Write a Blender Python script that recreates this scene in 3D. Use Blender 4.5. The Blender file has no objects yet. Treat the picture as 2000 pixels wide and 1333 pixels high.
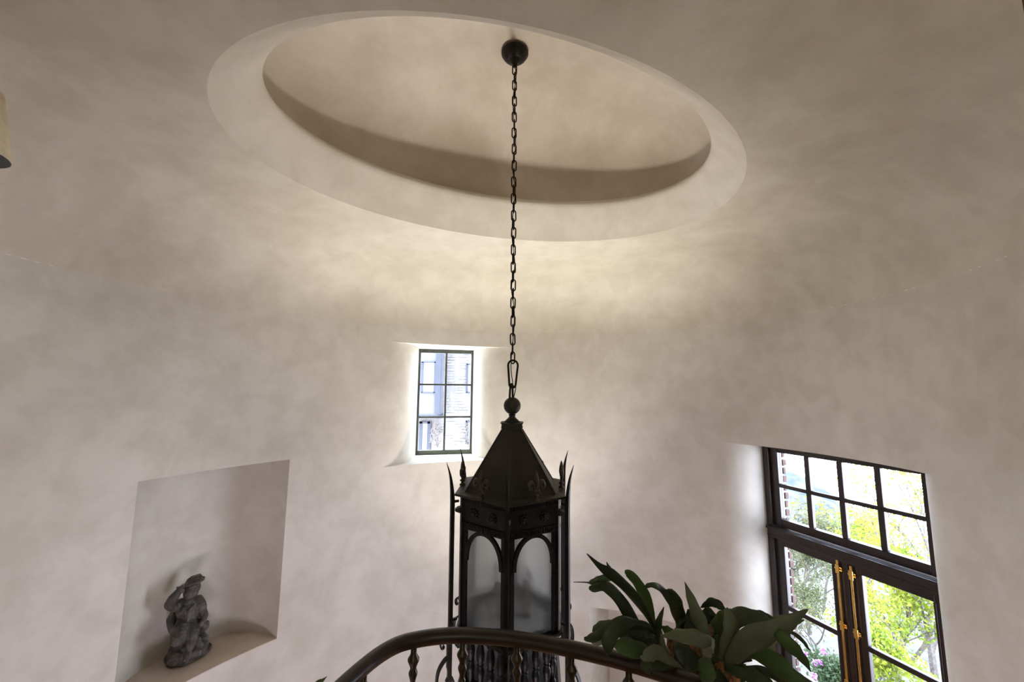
import bpy, bmesh, math, random
from mathutils import Vector, Matrix, Quaternion, noise
random.seed(7)
rnd = random.uniform
sc = bpy.context.scene
COL = sc.collection
PI = math.pi
CZ = 3.6                      # the camera stands 3.6 m above the lower floor

# ------------------------------------------------------------------ camera
F_PX = 778.0
PITCH, ROLL = math.radians(6.93), math.radians(0.45)
FW = Vector((0, math.cos(PITCH), math.sin(PITCH)))
U0 = Vector((0, -math.sin(PITCH), math.cos(PITCH)))
R0 = Vector((1, 0, 0))
RT = math.cos(ROLL) * R0 + math.sin(ROLL) * U0
UP = math.cos(ROLL) * U0 - math.sin(ROLL) * R0
cd = bpy.data.cameras.new('camera')
cam = bpy.data.objects.new('camera', cd)
COL.objects.link(cam)
cd.sensor_width = 36.0
cd.lens = 36.0 * F_PX / 2000.0
cd.clip_start = 0.02
cd.clip_end = 500
cam.matrix_world = Matrix(((RT.x, UP.x, -FW.x, 0), (RT.y, UP.y, -FW.y, 0), (RT.z, UP.z, -FW.z, CZ), (0, 0, 0, 1)))
sc.camera = cam

# ------------------------------------------------------------------ world, lights, exposure
w = bpy.data.worlds.new('world')
sc.world = w
w.use_nodes = True
nt = w.node_tree
nt.nodes.clear()
wo = nt.nodes.new('ShaderNodeOutputWorld')
bg = nt.nodes.new('ShaderNodeBackground')
tc = nt.nodes.new('ShaderNodeTexCoord')
sx = nt.nodes.new('ShaderNodeSeparateXYZ')
cr = nt.nodes.new('ShaderNodeValToRGB')
nt.links.new(tc.outputs['Generated'], sx.inputs[0])
nt.links.new(sx.outputs['Z'], cr.inputs[0])
nt.links.new(cr.outputs[0], bg.inputs[0])
nt.links.new(bg.outputs[0], wo.inputs[0])
cr.color_ramp.elements[0].position = 0.0
cr.color_ramp.elements[0].color = (0.86, 0.91, 1.08, 1)
cr.color_ramp.elements[1].position = 0.7
cr.color_ramp.elements[1].color = (0.62, 0.76, 1.0, 1)
bg.inputs[1].default_value = 14.0

sd = bpy.data.lights.new('sun', 'SUN')
sd.energy = 10.0
sd.angle = 0.02
sd.color = (1.0, 0.95, 0.86)
sun = bpy.data.objects.new('sun', sd)
COL.objects.link(sun)
sun.rotation_euler = Vector((0.25, -0.50, -0.83)).to_track_quat('-Z', 'Y').to_euler()

def area(name, loc, direc, sx_, sy_, energy, color=(1, 1, 1), portal=False):
    d = bpy.data.lights.new(name, 'AREA')
    d.shape = 'RECTANGLE'
    d.size, d.size_y = sx_, sy_
    d.energy = energy
    d.color = color
    o = bpy.data.objects.new(name, d)
    COL.objects.link(o)
    o.location = loc
    o.rotation_euler = Vector(direc).to_track_quat('-Z', 'Y').to_euler()
    if portal:
        d.cycles.is_portal = True
    return o

area('hall_fill', (0.0, -2.4, CZ + 0.35), (0.0, 1.0, 0.05), 1.8, 1.4, 11, (1.0, 0.94, 0.88))  # fill added in the unseen hall to brighten the room
area('under_landing_fill', (-0.2, 0.5, CZ - 3.0), (0.1, 0.75, 0.62), 1.6, 0.5, 40, (0.94, 0.84, 1.06))  # added fill below the landing, in place of unseen lower-floor windows
spd = bpy.data.lights.new('floor_bounce_spot', 'SPOT')  # added spot in place of sunlight bounced up off the lower floor
spd.energy = 640
spd.color = (1.0, 0.935, 0.84)
spd.spot_size = math.radians(67)
spd.spot_blend = 1.0
spd.shadow_soft_size = 0.22
spo = bpy.data.objects.new('floor_bounce_spot', spd)
COL.objects.link(spo)
spo.location = (0.12, 3.42, CZ - 3.45)
spo.rotation_euler = Vector((-0.05, 0.10, 1.0)).to_track_quat('-Z', 'Y').to_euler()

sc.view_settings.view_transform = 'Standard'
sc.view_settings.look = 'None'
sc.view_settings.gamma = 1.0
sc.view_settings.exposure = 0.27
sc.view_settings.use_curve_mapping = False
sc.cycles.use_denoising = True
sc.cycles.max_bounces = 12
sc.cycles.diffuse_bounces = 8
sc.cycles.transparent_max_bounces = 24
sc.cycles.sample_clamp_indirect = 8.0
sc.cycles.caustics_reflective = False
sc.cycles.caustics_refractive = False

# ------------------------------------------------------------------ helpers
def ray(x, y):
    return RT * ((x - 1000) / F_PX) + UP * ((666.5 - y) / F_PX) + FW
CAM = Vector((0, 0, CZ))
def px_y(x, y, Y):            # point at forward distance Y
    d = ray(x, y)
    return CAM + d * (Y / d.y)
def px_z(x, y, z):            # point on the level z (relative to the eye)
    d = ray(x, y)
    return CAM + d * (z / d.z)

def nodes(name):
    m = bpy.data.materials.new(name)
    m.use_nodes = True
    n = m.node_tree
    return m, n, n.nodes['Principled BSDF']
def mat(name, col, rough=0.6, metal=0.0, var=0.0, scale=8.0, bump=0.0, bscale=60.0, col2=None, detail=4.0, spec=0.5, stretch=None, coat=0.0):
    m, n, b = nodes(name)
    b.inputs['Roughness'].default_value = rough
    b.inputs['Metallic'].default_value = metal
    b.inputs['Specular IOR Level'].default_value = spec
    b.inputs['Coat Weight'].default_value = coat
    b.inputs['Base Color'].default_value = (*col, 1)
    t = n.nodes.new('ShaderNodeTexCoord')
    src = t.outputs['Object']
    if stretch:
        mp = n.nodes.new('ShaderNodeMapping')
        mp.inputs['Scale'].default_value = stretch
        n.links.new(src, mp.inputs[0])
        src = mp.outputs[0]
    if var > 0 or col2:
        nz = n.nodes.new('ShaderNodeTexNoise')
        nz.inputs['Scale'].default_value = scale
        nz.inputs['Detail'].default_value = detail
        n.links.new(src, nz.inputs['Vector'])
        rp = n.nodes.new('ShaderNodeValToRGB')
        c2 = col2 if col2 else tuple(min(1, c * (1 + var)) for c in col)
        c1 = col if col2 else tuple(c * (1 - var) for c in col)
        rp.color_ramp.elements[0].position = 0.35
        rp.color_ramp.elements[0].color = (*c1, 1)
        rp.color_ramp.elements[1].position = 0.65
        rp.color_ramp.elements[1].color = (*c2, 1)
        n.links.new(nz.outputs['Fac'], rp.inputs[0])
        n.links.new(rp.outputs[0], b.inputs['Base Color'])
    if bump > 0:
        nb = n.nodes.new('ShaderNodeTexNoise')
        nb.inputs['Scale'].default_value = bscale
        nb.inputs['Detail'].default_value = 5
        n.links.new(src, nb.inputs['Vector'])
        bp = n.nodes.new('ShaderNodeBump')
        bp.inputs['Strength'].default_value = bump
        bp.inputs['Distance'].default_value = 0.01
        n.links.new(nb.outputs['Fac'], bp.inputs['Height'])
        n.links.new(bp.outputs[0], b.inputs['Normal'])
    return m

def plaster(name, base, lo, hi):
    m, n, b = nodes(name)
    b.inputs['Roughness'].default_value = 0.55
    b.inputs['Specular IOR Level'].default_value = 0.35
    t = n.nodes.new('ShaderNodeTexCoord')
    def nz(scale, dist, detail=5, rough=0.55):
        q = n.nodes.new('ShaderNodeTexNoise')
        q.inputs['Scale'].default_value = scale
        q.inputs['Detail'].default_value = detail
        q.inputs['Roughness'].default_value = rough
        q.inputs['Distortion'].default_value = dist
        n.links.new(t.outputs['Object'], q.inputs['Vector'])
        return q
    a, c, d = nz(0.9, 0.25, 6, 0.6), nz(4.5, 0.3, 6, 0.62), nz(40, 0.0, 3)
    r1 = n.nodes.new('ShaderNodeValToRGB')
    r1.color_ramp.elements[0].position = 0.36
    r1.color_ramp.elements[0].color = (*lo, 1)
    r1.color_ramp.elements[1].position = 0.64
    r1.color_ramp.elements[1].color = (*hi, 1)
    n.links.new(a.outputs['Fac'], r1.inputs[0])
    r2 = n.nodes.new('ShaderNodeValToRGB')
    r2.color_ramp.elements[0].position = 0.38
    r2.color_ramp.elements[0].color = (0.90, 0.89, 0.87, 1)
    r2.color_ramp.elements[1].position = 0.60
    r2.color_ramp.elements[1].color = (1.0, 1.0, 1.0, 1)
    n.links.new(c.outputs['Fac'], r2.inputs[0])
    mx = n.nodes.new('ShaderNodeMixRGB')
    mx.blend_type = 'MULTIPLY'
    mx.inputs[0].default_value = 1.0
    n.links.new(r1.outputs[0], mx.inputs[1])
    n.links.new(r2.outputs[0], mx.inputs[2])
    n.links.new(mx.outputs[0], b.inputs['Base Color'])
    ad = n.nodes.new('ShaderNodeMath')
    ad.operation = 'MULTIPLY_ADD'
    ad.inputs[1].default_value = 0.15
    n.links.new(d.outputs['Fac'], ad.inputs[0])
    n.links.new(c.outputs['Fac'], ad.inputs[2])
    bp = n.nodes.new('ShaderNodeBump')
    bp.inputs['Strength'].default_value = 0.12
    bp.inputs['Distance'].default_value = 0.02
    n.links.new(ad.outputs[0], bp.inputs['Height'])
    n.links.new(bp.outputs[0], b.inputs['Normal'])
    return m

M_WALL = plaster('wall_plaster', None, (0.60, 0.575, 0.505), (0.70, 0.68, 0.61))
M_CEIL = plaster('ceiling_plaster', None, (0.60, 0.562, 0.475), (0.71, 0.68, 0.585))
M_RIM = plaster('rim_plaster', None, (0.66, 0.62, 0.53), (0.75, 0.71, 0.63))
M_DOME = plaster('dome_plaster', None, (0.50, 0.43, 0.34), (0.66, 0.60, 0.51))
M_SHELF = plaster('shelf_plaster', None, (0.60, 0.51, 0.43), (0.68, 0.59, 0.51))
M_IRON = mat('black_iron', (0.018, 0.016, 0.013), 0.42, 0.7, 0.25, 14, 0.25, 90)
M_FLEUR = mat('fleur_iron', (0.050, 0.040, 0.026), 0.5, 0.4, 0.3, 20)
M_ROOFM = mat('lantern_sheet', (0.026, 0.022, 0.016), 0.5, 0.5, 0.3, 9, 0.15, 60)
M_WOOD = mat('rail_mahogany', (0.016, 0.0075, 0.0045), 0.36, 0.0, 0.3, 5, 0.05, 40, stretch=(3, 3, 20), coat=0.12, spec=0.35)
M_FRAME = mat('door_dark_wood', (0.020, 0.012, 0.010), 0.35, 0.0, 0.2, 6, 0.05, 40, stretch=(8, 8, 1))
M_STEEL = mat('window_steel', (0.07, 0.08, 0.065), 0.4, 0.2, 0.15, 10)
M_BRONZE = mat('dark_bronze', (0.055, 0.042, 0.028), 0.36, 0.85, 0.3, 20)
M_BRASS = mat('polished_brass', (0.75, 0.48, 0.14), 0.22, 1.0, 0.15, 18)
M_FLOOR = mat('oak_floor', (0.36, 0.22, 0.11), 0.45, 0, 0.2, 3, stretch=(1, 12, 1))
M_STAT = mat('weathered_stone', (0.012, 0.011, 0.011), 0.5, 0, 0.4, 16, 0.6, 90, col2=(0.085, 0.075, 0.065), detail=8)
def worn_highlight(m, light, lo=0.48, hi=0.58):  # paler raised edges: highlight contrast put into the colour, besides wear
    n = m.node_tree
    b = n.nodes['Principled BSDF']
    g = n.nodes.new('ShaderNodeNewGeometry')
    mr = n.nodes.new('ShaderNodeMapRange')
    mr.inputs[1].default_value, mr.inputs[2].default_value = lo, hi
    n.links.new(g.outputs['Pointiness'], mr.inputs[0])
    mx = n.nodes.new('ShaderNodeMixRGB')
    mx.inputs[2].default_value = (*light, 1)
    n.links.new(mr.outputs[0], mx.inputs[0])
    n.links.new(b.inputs['Base Color'].links[0].from_socket, mx.inputs[1])
    n.links.new(mx.outputs[0], b.inputs['Base Color'])
worn_highlight(M_STAT, (0.19, 0.165, 0.14), 0.50, 0.60)
M_TERRA = mat('terracotta', (0.42, 0.17, 0.08), 0.8, 0, 0.2, 12, 0.3, 60)
M_MOSS = mat('root_moss', (0.05, 0.022, 0.01), 0.95, 0, 0, 30, 0.9, 80, col2=(0.30, 0.16, 0.05))
M_LEAFD = mat('fern_dark', (0.014, 0.030, 0.006), 0.5, 0, 0.35, 9, 0.12, 30)
M_LEAFM = mat('fern_mid', (0.036, 0.078, 0.010), 0.55, 0, 0.25, 9, 0.12, 30)
M_LEAFG = mat('fern_grey', (0.080, 0.095, 0.048), 0.65, 0, 0.2, 9, 0.12, 30)
M_LEAFW = mat('fern_felt', (0.24, 0.25, 0.17), 0.8, 0, 0.2, 9, 0.12, 30)
M_BRICK = mat('red_brick', (0.075, 0.04, 0.032), 0.9, 0, 0.25, 12, 0.5, 50)
M_MORTAR = mat('mortar', (0.6, 0.58, 0.55), 0.95, 0, 0.1, 12)
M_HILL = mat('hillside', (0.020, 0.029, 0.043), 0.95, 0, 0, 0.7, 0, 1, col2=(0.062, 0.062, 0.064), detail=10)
M_GROUND = mat('garden_ground', (0.009, 0.012, 0.005), 0.95, 0, 0, 5.5, 0, 1, col2=(0.058, 0.056, 0.050), detail=10)
M_BARK = mat('bark', (0.10, 0.085, 0.075), 0.9, 0, 0.3, 20, 0.6, 40)
M_HOUSE = mat('pale_render', (0.13, 0.125, 0.12), 0.9, 0, 0.12, 6, 0, 1, detail=8)
M_BAY = mat('grey_cladding', (0.075, 0.077, 0.095), 0.8, 0, 0.08, 4)
M_HFR = mat('blue_grey_paint', (0.014, 0.019, 0.030), 0.6, 0, 0.1, 8)
M_HGL = mat('house_glass', (0.14, 0.16, 0.18), 0.1, 0, 0.05, 2)
M_CANDLE = mat('candle_sleeve', (0.88, 0.84, 0.72), 0.6, 0, 0.04, 10)
M_BULB = mat('unlit_bulb', (0.75, 0.42, 0.24), 0.2, 0, 0.05, 6)
M_SHADE = mat('cream_shade', (0.72, 0.63, 0.46), 0.8, 0, 0.08, 40)
M_SHADEIN = mat('grey_shade_lining', (0.22, 0.23, 0.25), 0.8, 0, 0.08, 10)
M_DOORW = mat('red_brown_wood', (0.13, 0.045, 0.025), 0.45, 0, 0.25, 6, stretch=(10, 10, 1))
M_PETAL = mat('purple_flower', (0.35, 0.12, 0.42), 0.7, 0, 0.1, 6)

def leafmat(name, c1, c2):
    m, n, b = nodes(name)
    out = n.nodes['Material Output']
    b.inputs['Roughness'].default_value = 0.7
    oi = n.nodes.new('ShaderNodeTexCoord')
    nz = n.nodes.new('ShaderNodeTexNoise')
    nz.inputs['Scale'].default_value = 1.6
    n.links.new(oi.outputs['Object'], nz.inputs['Vector'])
    rp = n.nodes.new('ShaderNodeValToRGB')
    rp.color_ramp.elements[0].position = 0.4
    rp.color_ramp.elements[0].color = (*c1, 1)
    rp.color_ramp.elements[1].position = 0.6
    rp.color_ramp.elements[1].color = (*c2, 1)
    n.links.new(nz.outputs['Fac'], rp.inputs[0])
    n.links.new(rp.outputs[0], b.inputs['Base Color'])
    tr = n.nodes.new('ShaderNodeBsdfTranslucent')
    n.links.new(rp.outputs[0], tr.inputs[0])
    mx = n.nodes.new('ShaderNodeMixShader')
    mx.inputs[0].default_value = 0.45
    n.links.new(b.outputs[0], mx.inputs[1])
    n.links.new(tr.outputs[0], mx.inputs[2])
    n.links.new(mx.outputs[0], out.inputs[0])
    return m
M_YLEAF = leafmat('spring_leaf', (0.13, 0.20, 0.012), (0.22, 0.25, 0.015))
M_DLEAF = leafmat('shrub_leaf', (0.03, 0.06, 0.02), (0.06, 0.10, 0.04))
M_PLEAF = leafmat('pale_bud', (0.050, 0.065, 0.018), (0.10, 0.105, 0.045))

def glassmat(name, gloss=0.06, tint=(1, 1, 1), frost=None):
    m, n, b = nodes(name)
    out = n.nodes['Material Output']
    n.nodes.remove(b)
    tr = n.nodes.new('ShaderNodeBsdfTransparent')
    tr.inputs[0].default_value = (*tint, 1)
    gl = n.nodes.new('ShaderNodeBsdfGlossy')
    gl.inputs['Roughness'].default_value = 0.02 if frost is None else 0.35
    lw = n.nodes.new('ShaderNodeLayerWeight')
    lw.inputs[0].default_value = 0.5
    pw = n.nodes.new('ShaderNodeMath'); pw.operation = 'POWER'; pw.inputs[1].default_value = 5.0
    fr = n.nodes.new('ShaderNodeMath'); fr.operation = 'MULTIPLY_ADD'
    fr.inputs[1].default_value = 0.5; fr.inputs[2].default_value = 0.02
    n.links.new(lw.outputs['Facing'], pw.inputs[0])
    n.links.new(pw.outputs[0], fr.inputs[0])
    mx = n.nodes.new('ShaderNodeMixShader')
    n.links.new(fr.outputs[0], mx.inputs[0])
    base = tr.outputs[0]
    if frost is not None:
        rf = n.nodes.new('ShaderNodeBsdfRefraction')
        rf.inputs['IOR'].default_value = 1.14
        rf.inputs['Roughness'].default_value = 0.36
        rf.inputs[0].default_value = (1, 1, 1, 1)
        tl = n.nodes.new('ShaderNodeBsdfTranslucent')
        tl.inputs[0].default_value = (0.92, 0.96, 0.98, 1)
        m2 = n.nodes.new('ShaderNodeMixShader')
        m2.inputs[0].default_value = frost
        n.links.new(rf.outputs[0], m2.inputs[1])
        n.links.new(tl.outputs[0], m2.inputs[2])
        m3 = n.nodes.new('ShaderNodeMixShader')
        m3.inputs[0].default_value = 0.16
        n.links.new(m2.outputs[0], m3.inputs[1])
        n.links.new(tr.outputs[0], m3.inputs[2])
        base = m3.outputs[0]
    n.links.new(base, mx.inputs[1])
    n.links.new(gl.outputs[0], mx.inputs[2])
    n.links.new(mx.outputs[0], out.inputs[0])
    return m
M_GLASS = glassmat('clear_glass')
M_FROST = glassmat('frosted_glass', frost=0.45)

def new(name, bm_or_me, material, parent=None, smooth=False, sharp=None, loc=None):
    if isinstance(bm_or_me, bmesh.types.BMesh):
        bm = bm_or_me
        if sharp is not None:
            lim = math.radians(sharp)
            for e in bm.edges:
                if len(e.link_faces) == 2 and e.calc_face_angle(0) > lim:
                    e.smooth = False
        if smooth or sharp is not None:
            for f in bm.faces:
                f.smooth = True
        me = bpy.data.meshes.new(name)
        bm.to_mesh(me)
        bm.free()
    else:
        me = bm_or_me
    if material and not me.materials:
        me.materials.append(material)
    o = bpy.data.objects.new(name, me)
    COL.objects.link(o)
    if parent:
        o.parent = parent
    if loc is not None:
        o.location = loc
    return o
def tag(o, label, cat, group=None):
    o['label'] = label
    o['category'] = cat
    if group:
        o['group'] = group
    return o
def empty(name, loc=(0, 0, 0)):
    o = bpy.data.objects.new(name, None)
    COL.objects.link(o)
    o.location = loc
    o.empty_display_size = 0.1
    return o
def struct(o):
    o['kind'] = 'structure'
    return o
def box(bm, c, s, M=None, bev=0.0):
    g = bmesh.ops.create_cube(bm, size=1.0)['verts']
    bmesh.ops.scale(bm, vec=Vector(s), verts=g)
    if bev > 0:
        es = list({e for v in g for e in v.link_edges})
        r = bmesh.ops.bevel(bm, geom=es, offset=bev, segments=2, affect='EDGES', profile=0.6)
        g = list({v for f in r['faces'] for v in f.verts} | {v for v in g if v.is_valid})
        gs = set(g)
        # bevel keeps everything connected: collect the island
        stack = list(g)
        while stack:
            v = stack.pop()
            for e in v.link_edges:
                o = e.other_vert(v)
                if o not in gs:
                    gs.add(o); stack.append(o)
        g = list(gs)
    bmesh.ops.translate(bm, vec=Vector(c), verts=g)
    if M is not None:
        bmesh.ops.transform(bm, matrix=M, verts=g)
    return g
def lathe(bm, prof, seg=20, M=None, cap=True):
    rings = []
    for r, z in prof:
        if r < 1e-6:
            v = bm.verts.new((0, 0, z))
            rings.append([v] * seg)
        else:
            rings.append([bm.verts.new((r * math.cos(2 * PI * i / seg), r * math.sin(2 * PI * i / seg), z)) for i in range(seg)])
    vs = []
    for a, b in zip(rings, rings[1:]):
        for i in range(seg):
            j = (i + 1) % seg
            q = []
            for v in (a[i], a[j], b[j], b[i]):
                if v not in q:
                    q.append(v)
            if len(q) > 2:
                bm.faces.new(q)
    if cap:
        for rg, (r, z) in ((rings[0], prof[0]), (rings[-1], prof[-1])):
            if r > 1e-6:
                bm.faces.new(rg)
    vs = list({v for rg in rings for v in rg})
    if M is not None:
        bmesh.ops.transform(bm, matrix=M, verts=vs)
    bmesh.ops.recalc_face_normals(bm, faces=list({f for v in vs for f in v.link_faces}))
    return vs
def catmull(pts, n):
    P = [Vector(p) for p in pts]
    P = [P[0] * 2 - P[1]] + P + [P[-1] * 2 - P[-2]]
    out = []
    m = len(P) - 3
    for k in range(n + 1):
        t = k / n * m
        i = min(int(t), m - 1)
        u = t - i
        a, b, c, d = P[i:i + 4]
        out.append(0.5 * ((2 * b) + (c - a) * u + (2 * a - 5 * b + 4 * c - d) * u * u + (3 * b - a - 3 * c + d) * u ** 3))
    return out
def lerpl(vals, n):
    out = []
    m = len(vals) - 1
    for k in range(n + 1):
        t = k / n * m
        i = min(int(t), m - 1)
        out.append(vals[i] + (vals[i + 1] - vals[i]) * (t - i))
    return out
def tube(bm, pts, rad, seg=8, closed=False, cap=True, prof=None, upv=None):
    """sweep; rad number or list; prof list of (a,b) unit section points"""
    pts = [Vector(p) for p in pts]
    n = len(pts)
    rad = rad if isinstance(rad, (list, tuple)) else [rad] * n
    if prof is None:
        prof = [(math.cos(2 * PI * i / seg), math.sin(2 * PI * i / seg)) for i in range(seg)]
    seg = len(prof)
    rings = []
    nrm = None
    for i, p in enumerate(pts):
        if closed:
            t = (pts[(i + 1) % n] - pts[i - 1]).normalized()
        else:
            t = (pts[min(i + 1, n - 1)] - pts[max(i - 1, 0)]).normalized()
        if upv is not None:
            s = t.cross(Vector(upv)).normalized()
            nrm = s.cross(t).normalized()
        else:
            if nrm is None:
                nrm = Vector((0, 0, 1)) if abs(t.z) < 0.9 else Vector((1, 0, 0))
            nrm = (nrm - t * nrm.dot(t)).normalized()
            s = t.cross(nrm)
        rings.append([bm.verts.new(p + (s * a + nrm * b) * rad[i]) for a, b in prof])
    fs = []
    rng = range(n if closed else n - 1)
    for i in rng:
        A, B = rings[i], rings[(i + 1) % n]
        for k in range(seg):
            l = (k + 1) % seg
            fs.append(bm.faces.new((A[k], A[l], B[l], B[k])))
    if cap and not closed:
        fs.append(bm.faces.new(rings[0][::-1]))
        fs.append(bm.faces.new(rings[-1]))
    bmesh.ops.recalc_face_normals(bm, faces=fs)
    return [v for r in rings for v in r]
def BM():
    return bmesh.new()

# ------------------------------------------------------------------ the oval room
C = Vector((0.0, 2.3, 0.0))
RA, RB, RPHI = 2.669, 2.175, math.radians(29.03)      # wall oval
OA, OB, OPHI = 1.531, 0.991, math.radians(20.65)      # outer rim of the oculus
IA, IB, IPHI = 1.347, 0.756, math.radians(18.3)       # inner rim
Z_CEIL, Z_RIM, Z_TOP, Z_COVE = 1.296, 1.521, 2.146, 0.66
Z_FLOOR, Z_LAND = -3.6, -1.75
def rad(a, b, phi, th):
    c, s = math.cos(th - phi), math.sin(th - phi)
    return a * b / math.sqrt((b * c) ** 2 + (a * s) ** 2)
def wallpt(th, z=0.0):
    r = rad(RA, RB, RPHI, th)
    return Vector((C.x + r * math.cos(th), C.y + r * math.sin(th), CZ + z))
def ang(x, y):
    return math.atan2(y - C.y, x - C.x) % (2 * PI)
def bez(a, b, c, n):
    return [a * (1 - t) ** 2 + b * 2 * t * (1 - t) + c * t * t for t in [i / n for i in range(n + 1)]]
def v2(x, y):
    return Vector((x, y, 0))
def tangent(th):
    return (wallpt(th + 1e-3) - wallpt(th - 1e-3)).normalized()
def flare(th, F, n=12, outn=None):
    """soft jamb: leaves the wall along its tangent and arrives at F along the outward normal"""
    W = wallpt(th); W.z = 0
    t = tangent(th); t.z = 0
    F = Vector((F[0], F[1], 0))
    o = Vector((outn[0], outn[1], 0)).normalized()
    # W + s t = F - k o
    det = t.x * o.y - t.y * o.x
    d = F - W
    s = (d.x * o.y - d.y * o.x) / det
    return bez(W, W + t * s, F, n)

# door plane
DD = Vector((0.36, -0.933, 0)).normalized()
DN = Vector((-DD.y, DD.x, 0)) * 1.0          # outward
if DN.x < 0: DN = -DN
DF0 = v2(2.474, 3.992)
DW = 1.29
DF1 = DF0 + DD * DW
# window plane
WF0, WF1 = v2(-1.125, 4.80), v2(-0.478, 4.945)
WD = (WF1 - WF0).normalized()
WN = Vector((-WD.y, WD.x, 0))
th_w0, th_w1 = ang(-1.33, 4.12), ang(0.04, 4.62)
th_d0, th_d1 = ang(2.04, 4.05), ang(2.62, 2.42)
th_n0, th_n1 = ang(-1.91, 3.53), ang(-2.44, 2.68)
th_r0, th_r1 = ang(0.85, 4.57), ang(1.80, 4.23)
th_h0, th_h1 = ang(-0.75, 0.2), ang(0.95, 0.45)
Z_W0, Z_W1 = -0.775, 0.479
Z_N0, Z_N1 = -2.04, -0.614
Z_D1 = -0.495
Z_R1 = -2.307
Z_H1 = 0.45
ops = []  # (th_lo, th_hi, z0, z1)
for a, b, z0, z1 in ((th_w0, th_w1, Z_W0, Z_W1), (th_d0, th_d1, Z_FLOOR, Z_D1), (th_n0, th_n1, Z_N0, Z_N1), (th_r0, th_r1, Z_FLOOR, Z_R1), (th_h0, th_h1, Z_LAND, Z_H1)):
    lo, hi = min(a, b), max(a, b)
    if hi - lo > PI:                    # crosses 0
        lo, hi = hi - 2 * PI, lo
    ops.append((lo, hi, z0, z1))
edges_th = set()
for lo, hi, *_ in ops:
    edges_th.add(lo % (2 * PI)); edges_th.add(hi % (2 * PI))
TH = sorted(edges_th)
base = [2 * PI * i / 288 for i in range(288)]
for t in base:
    if min(abs((t - e + PI) % (2 * PI) - PI) for e in edges_th) > 0.007:
        TH.append(t)
TH.sort()
zl = sorted({Z_FLOOR, Z_LAND, Z_W0, Z_W1, Z_N0, Z_N1, Z_D1, Z_R1, Z_H1, Z_COVE} | {-3.3, -3.0, -2.7, -1.5, -1.3, -1.1, -0.9, -0.2, 0.1, 0.3})
def inop(th, z):
    for lo, hi, z0, z1 in ops:
        for k in (-2 * PI, 0, 2 * PI):
            if lo < th + k < hi and z0 < z < z1:
                return True
    return False
def strip(bm, plan, z0, z1, close=None):
    """vertical strip along plan points with the wall's own levels"""
    zs = [z for z in zl if z0 - 1e-6 <= z <= z1 + 1e-6]
    cols = [[bm.verts.new((p.x, p.y, CZ + z)) for z in zs] for p in plan]
    for a, b in zip(cols, cols[1:]):
        for k in range(len(zs) - 1):
            bm.faces.new((a[k], b[k], b[k + 1], a[k + 1]))
def arc_pts(lo, hi):
    pts = [(lo)] + [t + k for k in (-2 * PI, 0, 2 * PI) for t in TH if lo + 1e-6 < t + k < hi - 1e-6] + [hi]
    pts.sort()
    out = []
    for t in pts:
        p = wallpt(t); p.z = 0
        out.append(p)
    return out
def cap(bm, plan, z):
    vs = [bm.verts.new((p.x, p.y, CZ + z)) for p in plan]
    f = bm.faces.new(vs)
    bmesh.ops.triangulate(bm, faces=[f])

bm = BM()
grid = [[bm.verts.new(wallpt(t, z)) for z in zl] for t in TH]
for i in range(len(TH)):
    j = (i + 1) % len(TH)
    tm = (TH[i] + (TH[j] if j else TH[0] + 2 * PI)) / 2
    for k in range(len(zl) - 1):
        if not inop(tm, (zl[k] + zl[k + 1]) / 2):
            bm.faces.new((grid[i][k], grid[i][k + 1], grid[j][k + 1], grid[j][k]))
for v in [v for v in bm.verts if not v.link_faces]:
    bm.verts.remove(v)
# window reveal (angles run anticlockwise, so the left jamb is the larger angle)
wl = flare(th_w0, WF0, 14, WN)
wr = flare(th_w1, WF1, 14, WN)
wl_out = wl + [wl[-1] + WN * 0.16]
wr_out = wr + [wr[-1] + WN * 0.16]
strip(bm, wl_out, Z_W0, Z_W1); strip(bm, wr_out[::-1], Z_W0, Z_W1)
arcw = arc_pts(ops[0][0], ops[0][1])          # right to left
plan = arcw + wl_out[1:] + wr_out[::-1][:-1]
cap(bm, plan, Z_W1); cap(bm, plan, Z_W0)
# door reveal
dl = flare(th_d0, DF0, 14, DN) + [DF0 + DN * 0.10]
# right jamb: rounded over toward the frame
W1 = wallpt(th_d1); W1.z = 0
dr = bez(W1, v2(2.570, 2.56), v2(2.66, 2.64), 10) + [DF1] + [DF1 + DN * 0.10]
strip(bm, dl, Z_FLOOR, Z_D1); strip(bm, dr[::-1], Z_FLOOR, Z_D1)
arcd = arc_pts(ops[1][0], ops[1][1])
cap(bm, arcd + dl[1:] + dr[::-1][:-1], Z_D1)
# niche
arcn = arc_pts(ops[2][0], ops[2][1])
n0, n1 = arcn[0], arcn[-1]
mid = (n0 + n1) / 2; half = (n1 - n0) / 2
nout = Vector((half.y, -half.x, 0)).normalized()
if nout.x > 0: nout = -nout
nback = [mid - half * math.cos(PI * i / 28) + nout * (0.50 * math.sin(PI * i / 28) ** 0.85) for i in range(29)]
nback[0], nback[-1] = n0.copy(), n1.copy()
strip(bm, nback, Z_N0, Z_N1)
cap(bm, arcn + nback[::-1][1:-1], Z_N1)
cap(bm, arcn + nback[::-1][1:-1], Z_N0)
# lower recess
arcr = arc_pts(ops[3][0], ops[3][1])
r0, r1 = arcr[0], arcr[-1]                    # r1 = left in view (larger angle)
ro = v2(0.36, 0.93).normalized()
bl = r1 + v2(0.30, 0.42)
lj = bez(r1, r1 + ro * 0.10 + v2(0.04, 0), bl, 10)
plan_r = lj + [bl + (r0 - r1) * 0.45, r0 + ro * 0.40 + v2(-0.12, 0), r0]
strip(bm, plan_r, Z_FLOOR, Z_R1)
cap(bm, arcr + plan_r[1:-1], Z_R1)
bmesh.ops.remove_doubles(bm, verts=bm.verts, dist=0.0004)
bmesh.ops.recalc_face_normals(bm, faces=bm.faces)
wall = struct(new('wall_back', bm, M_WALL, sharp=38))
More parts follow.
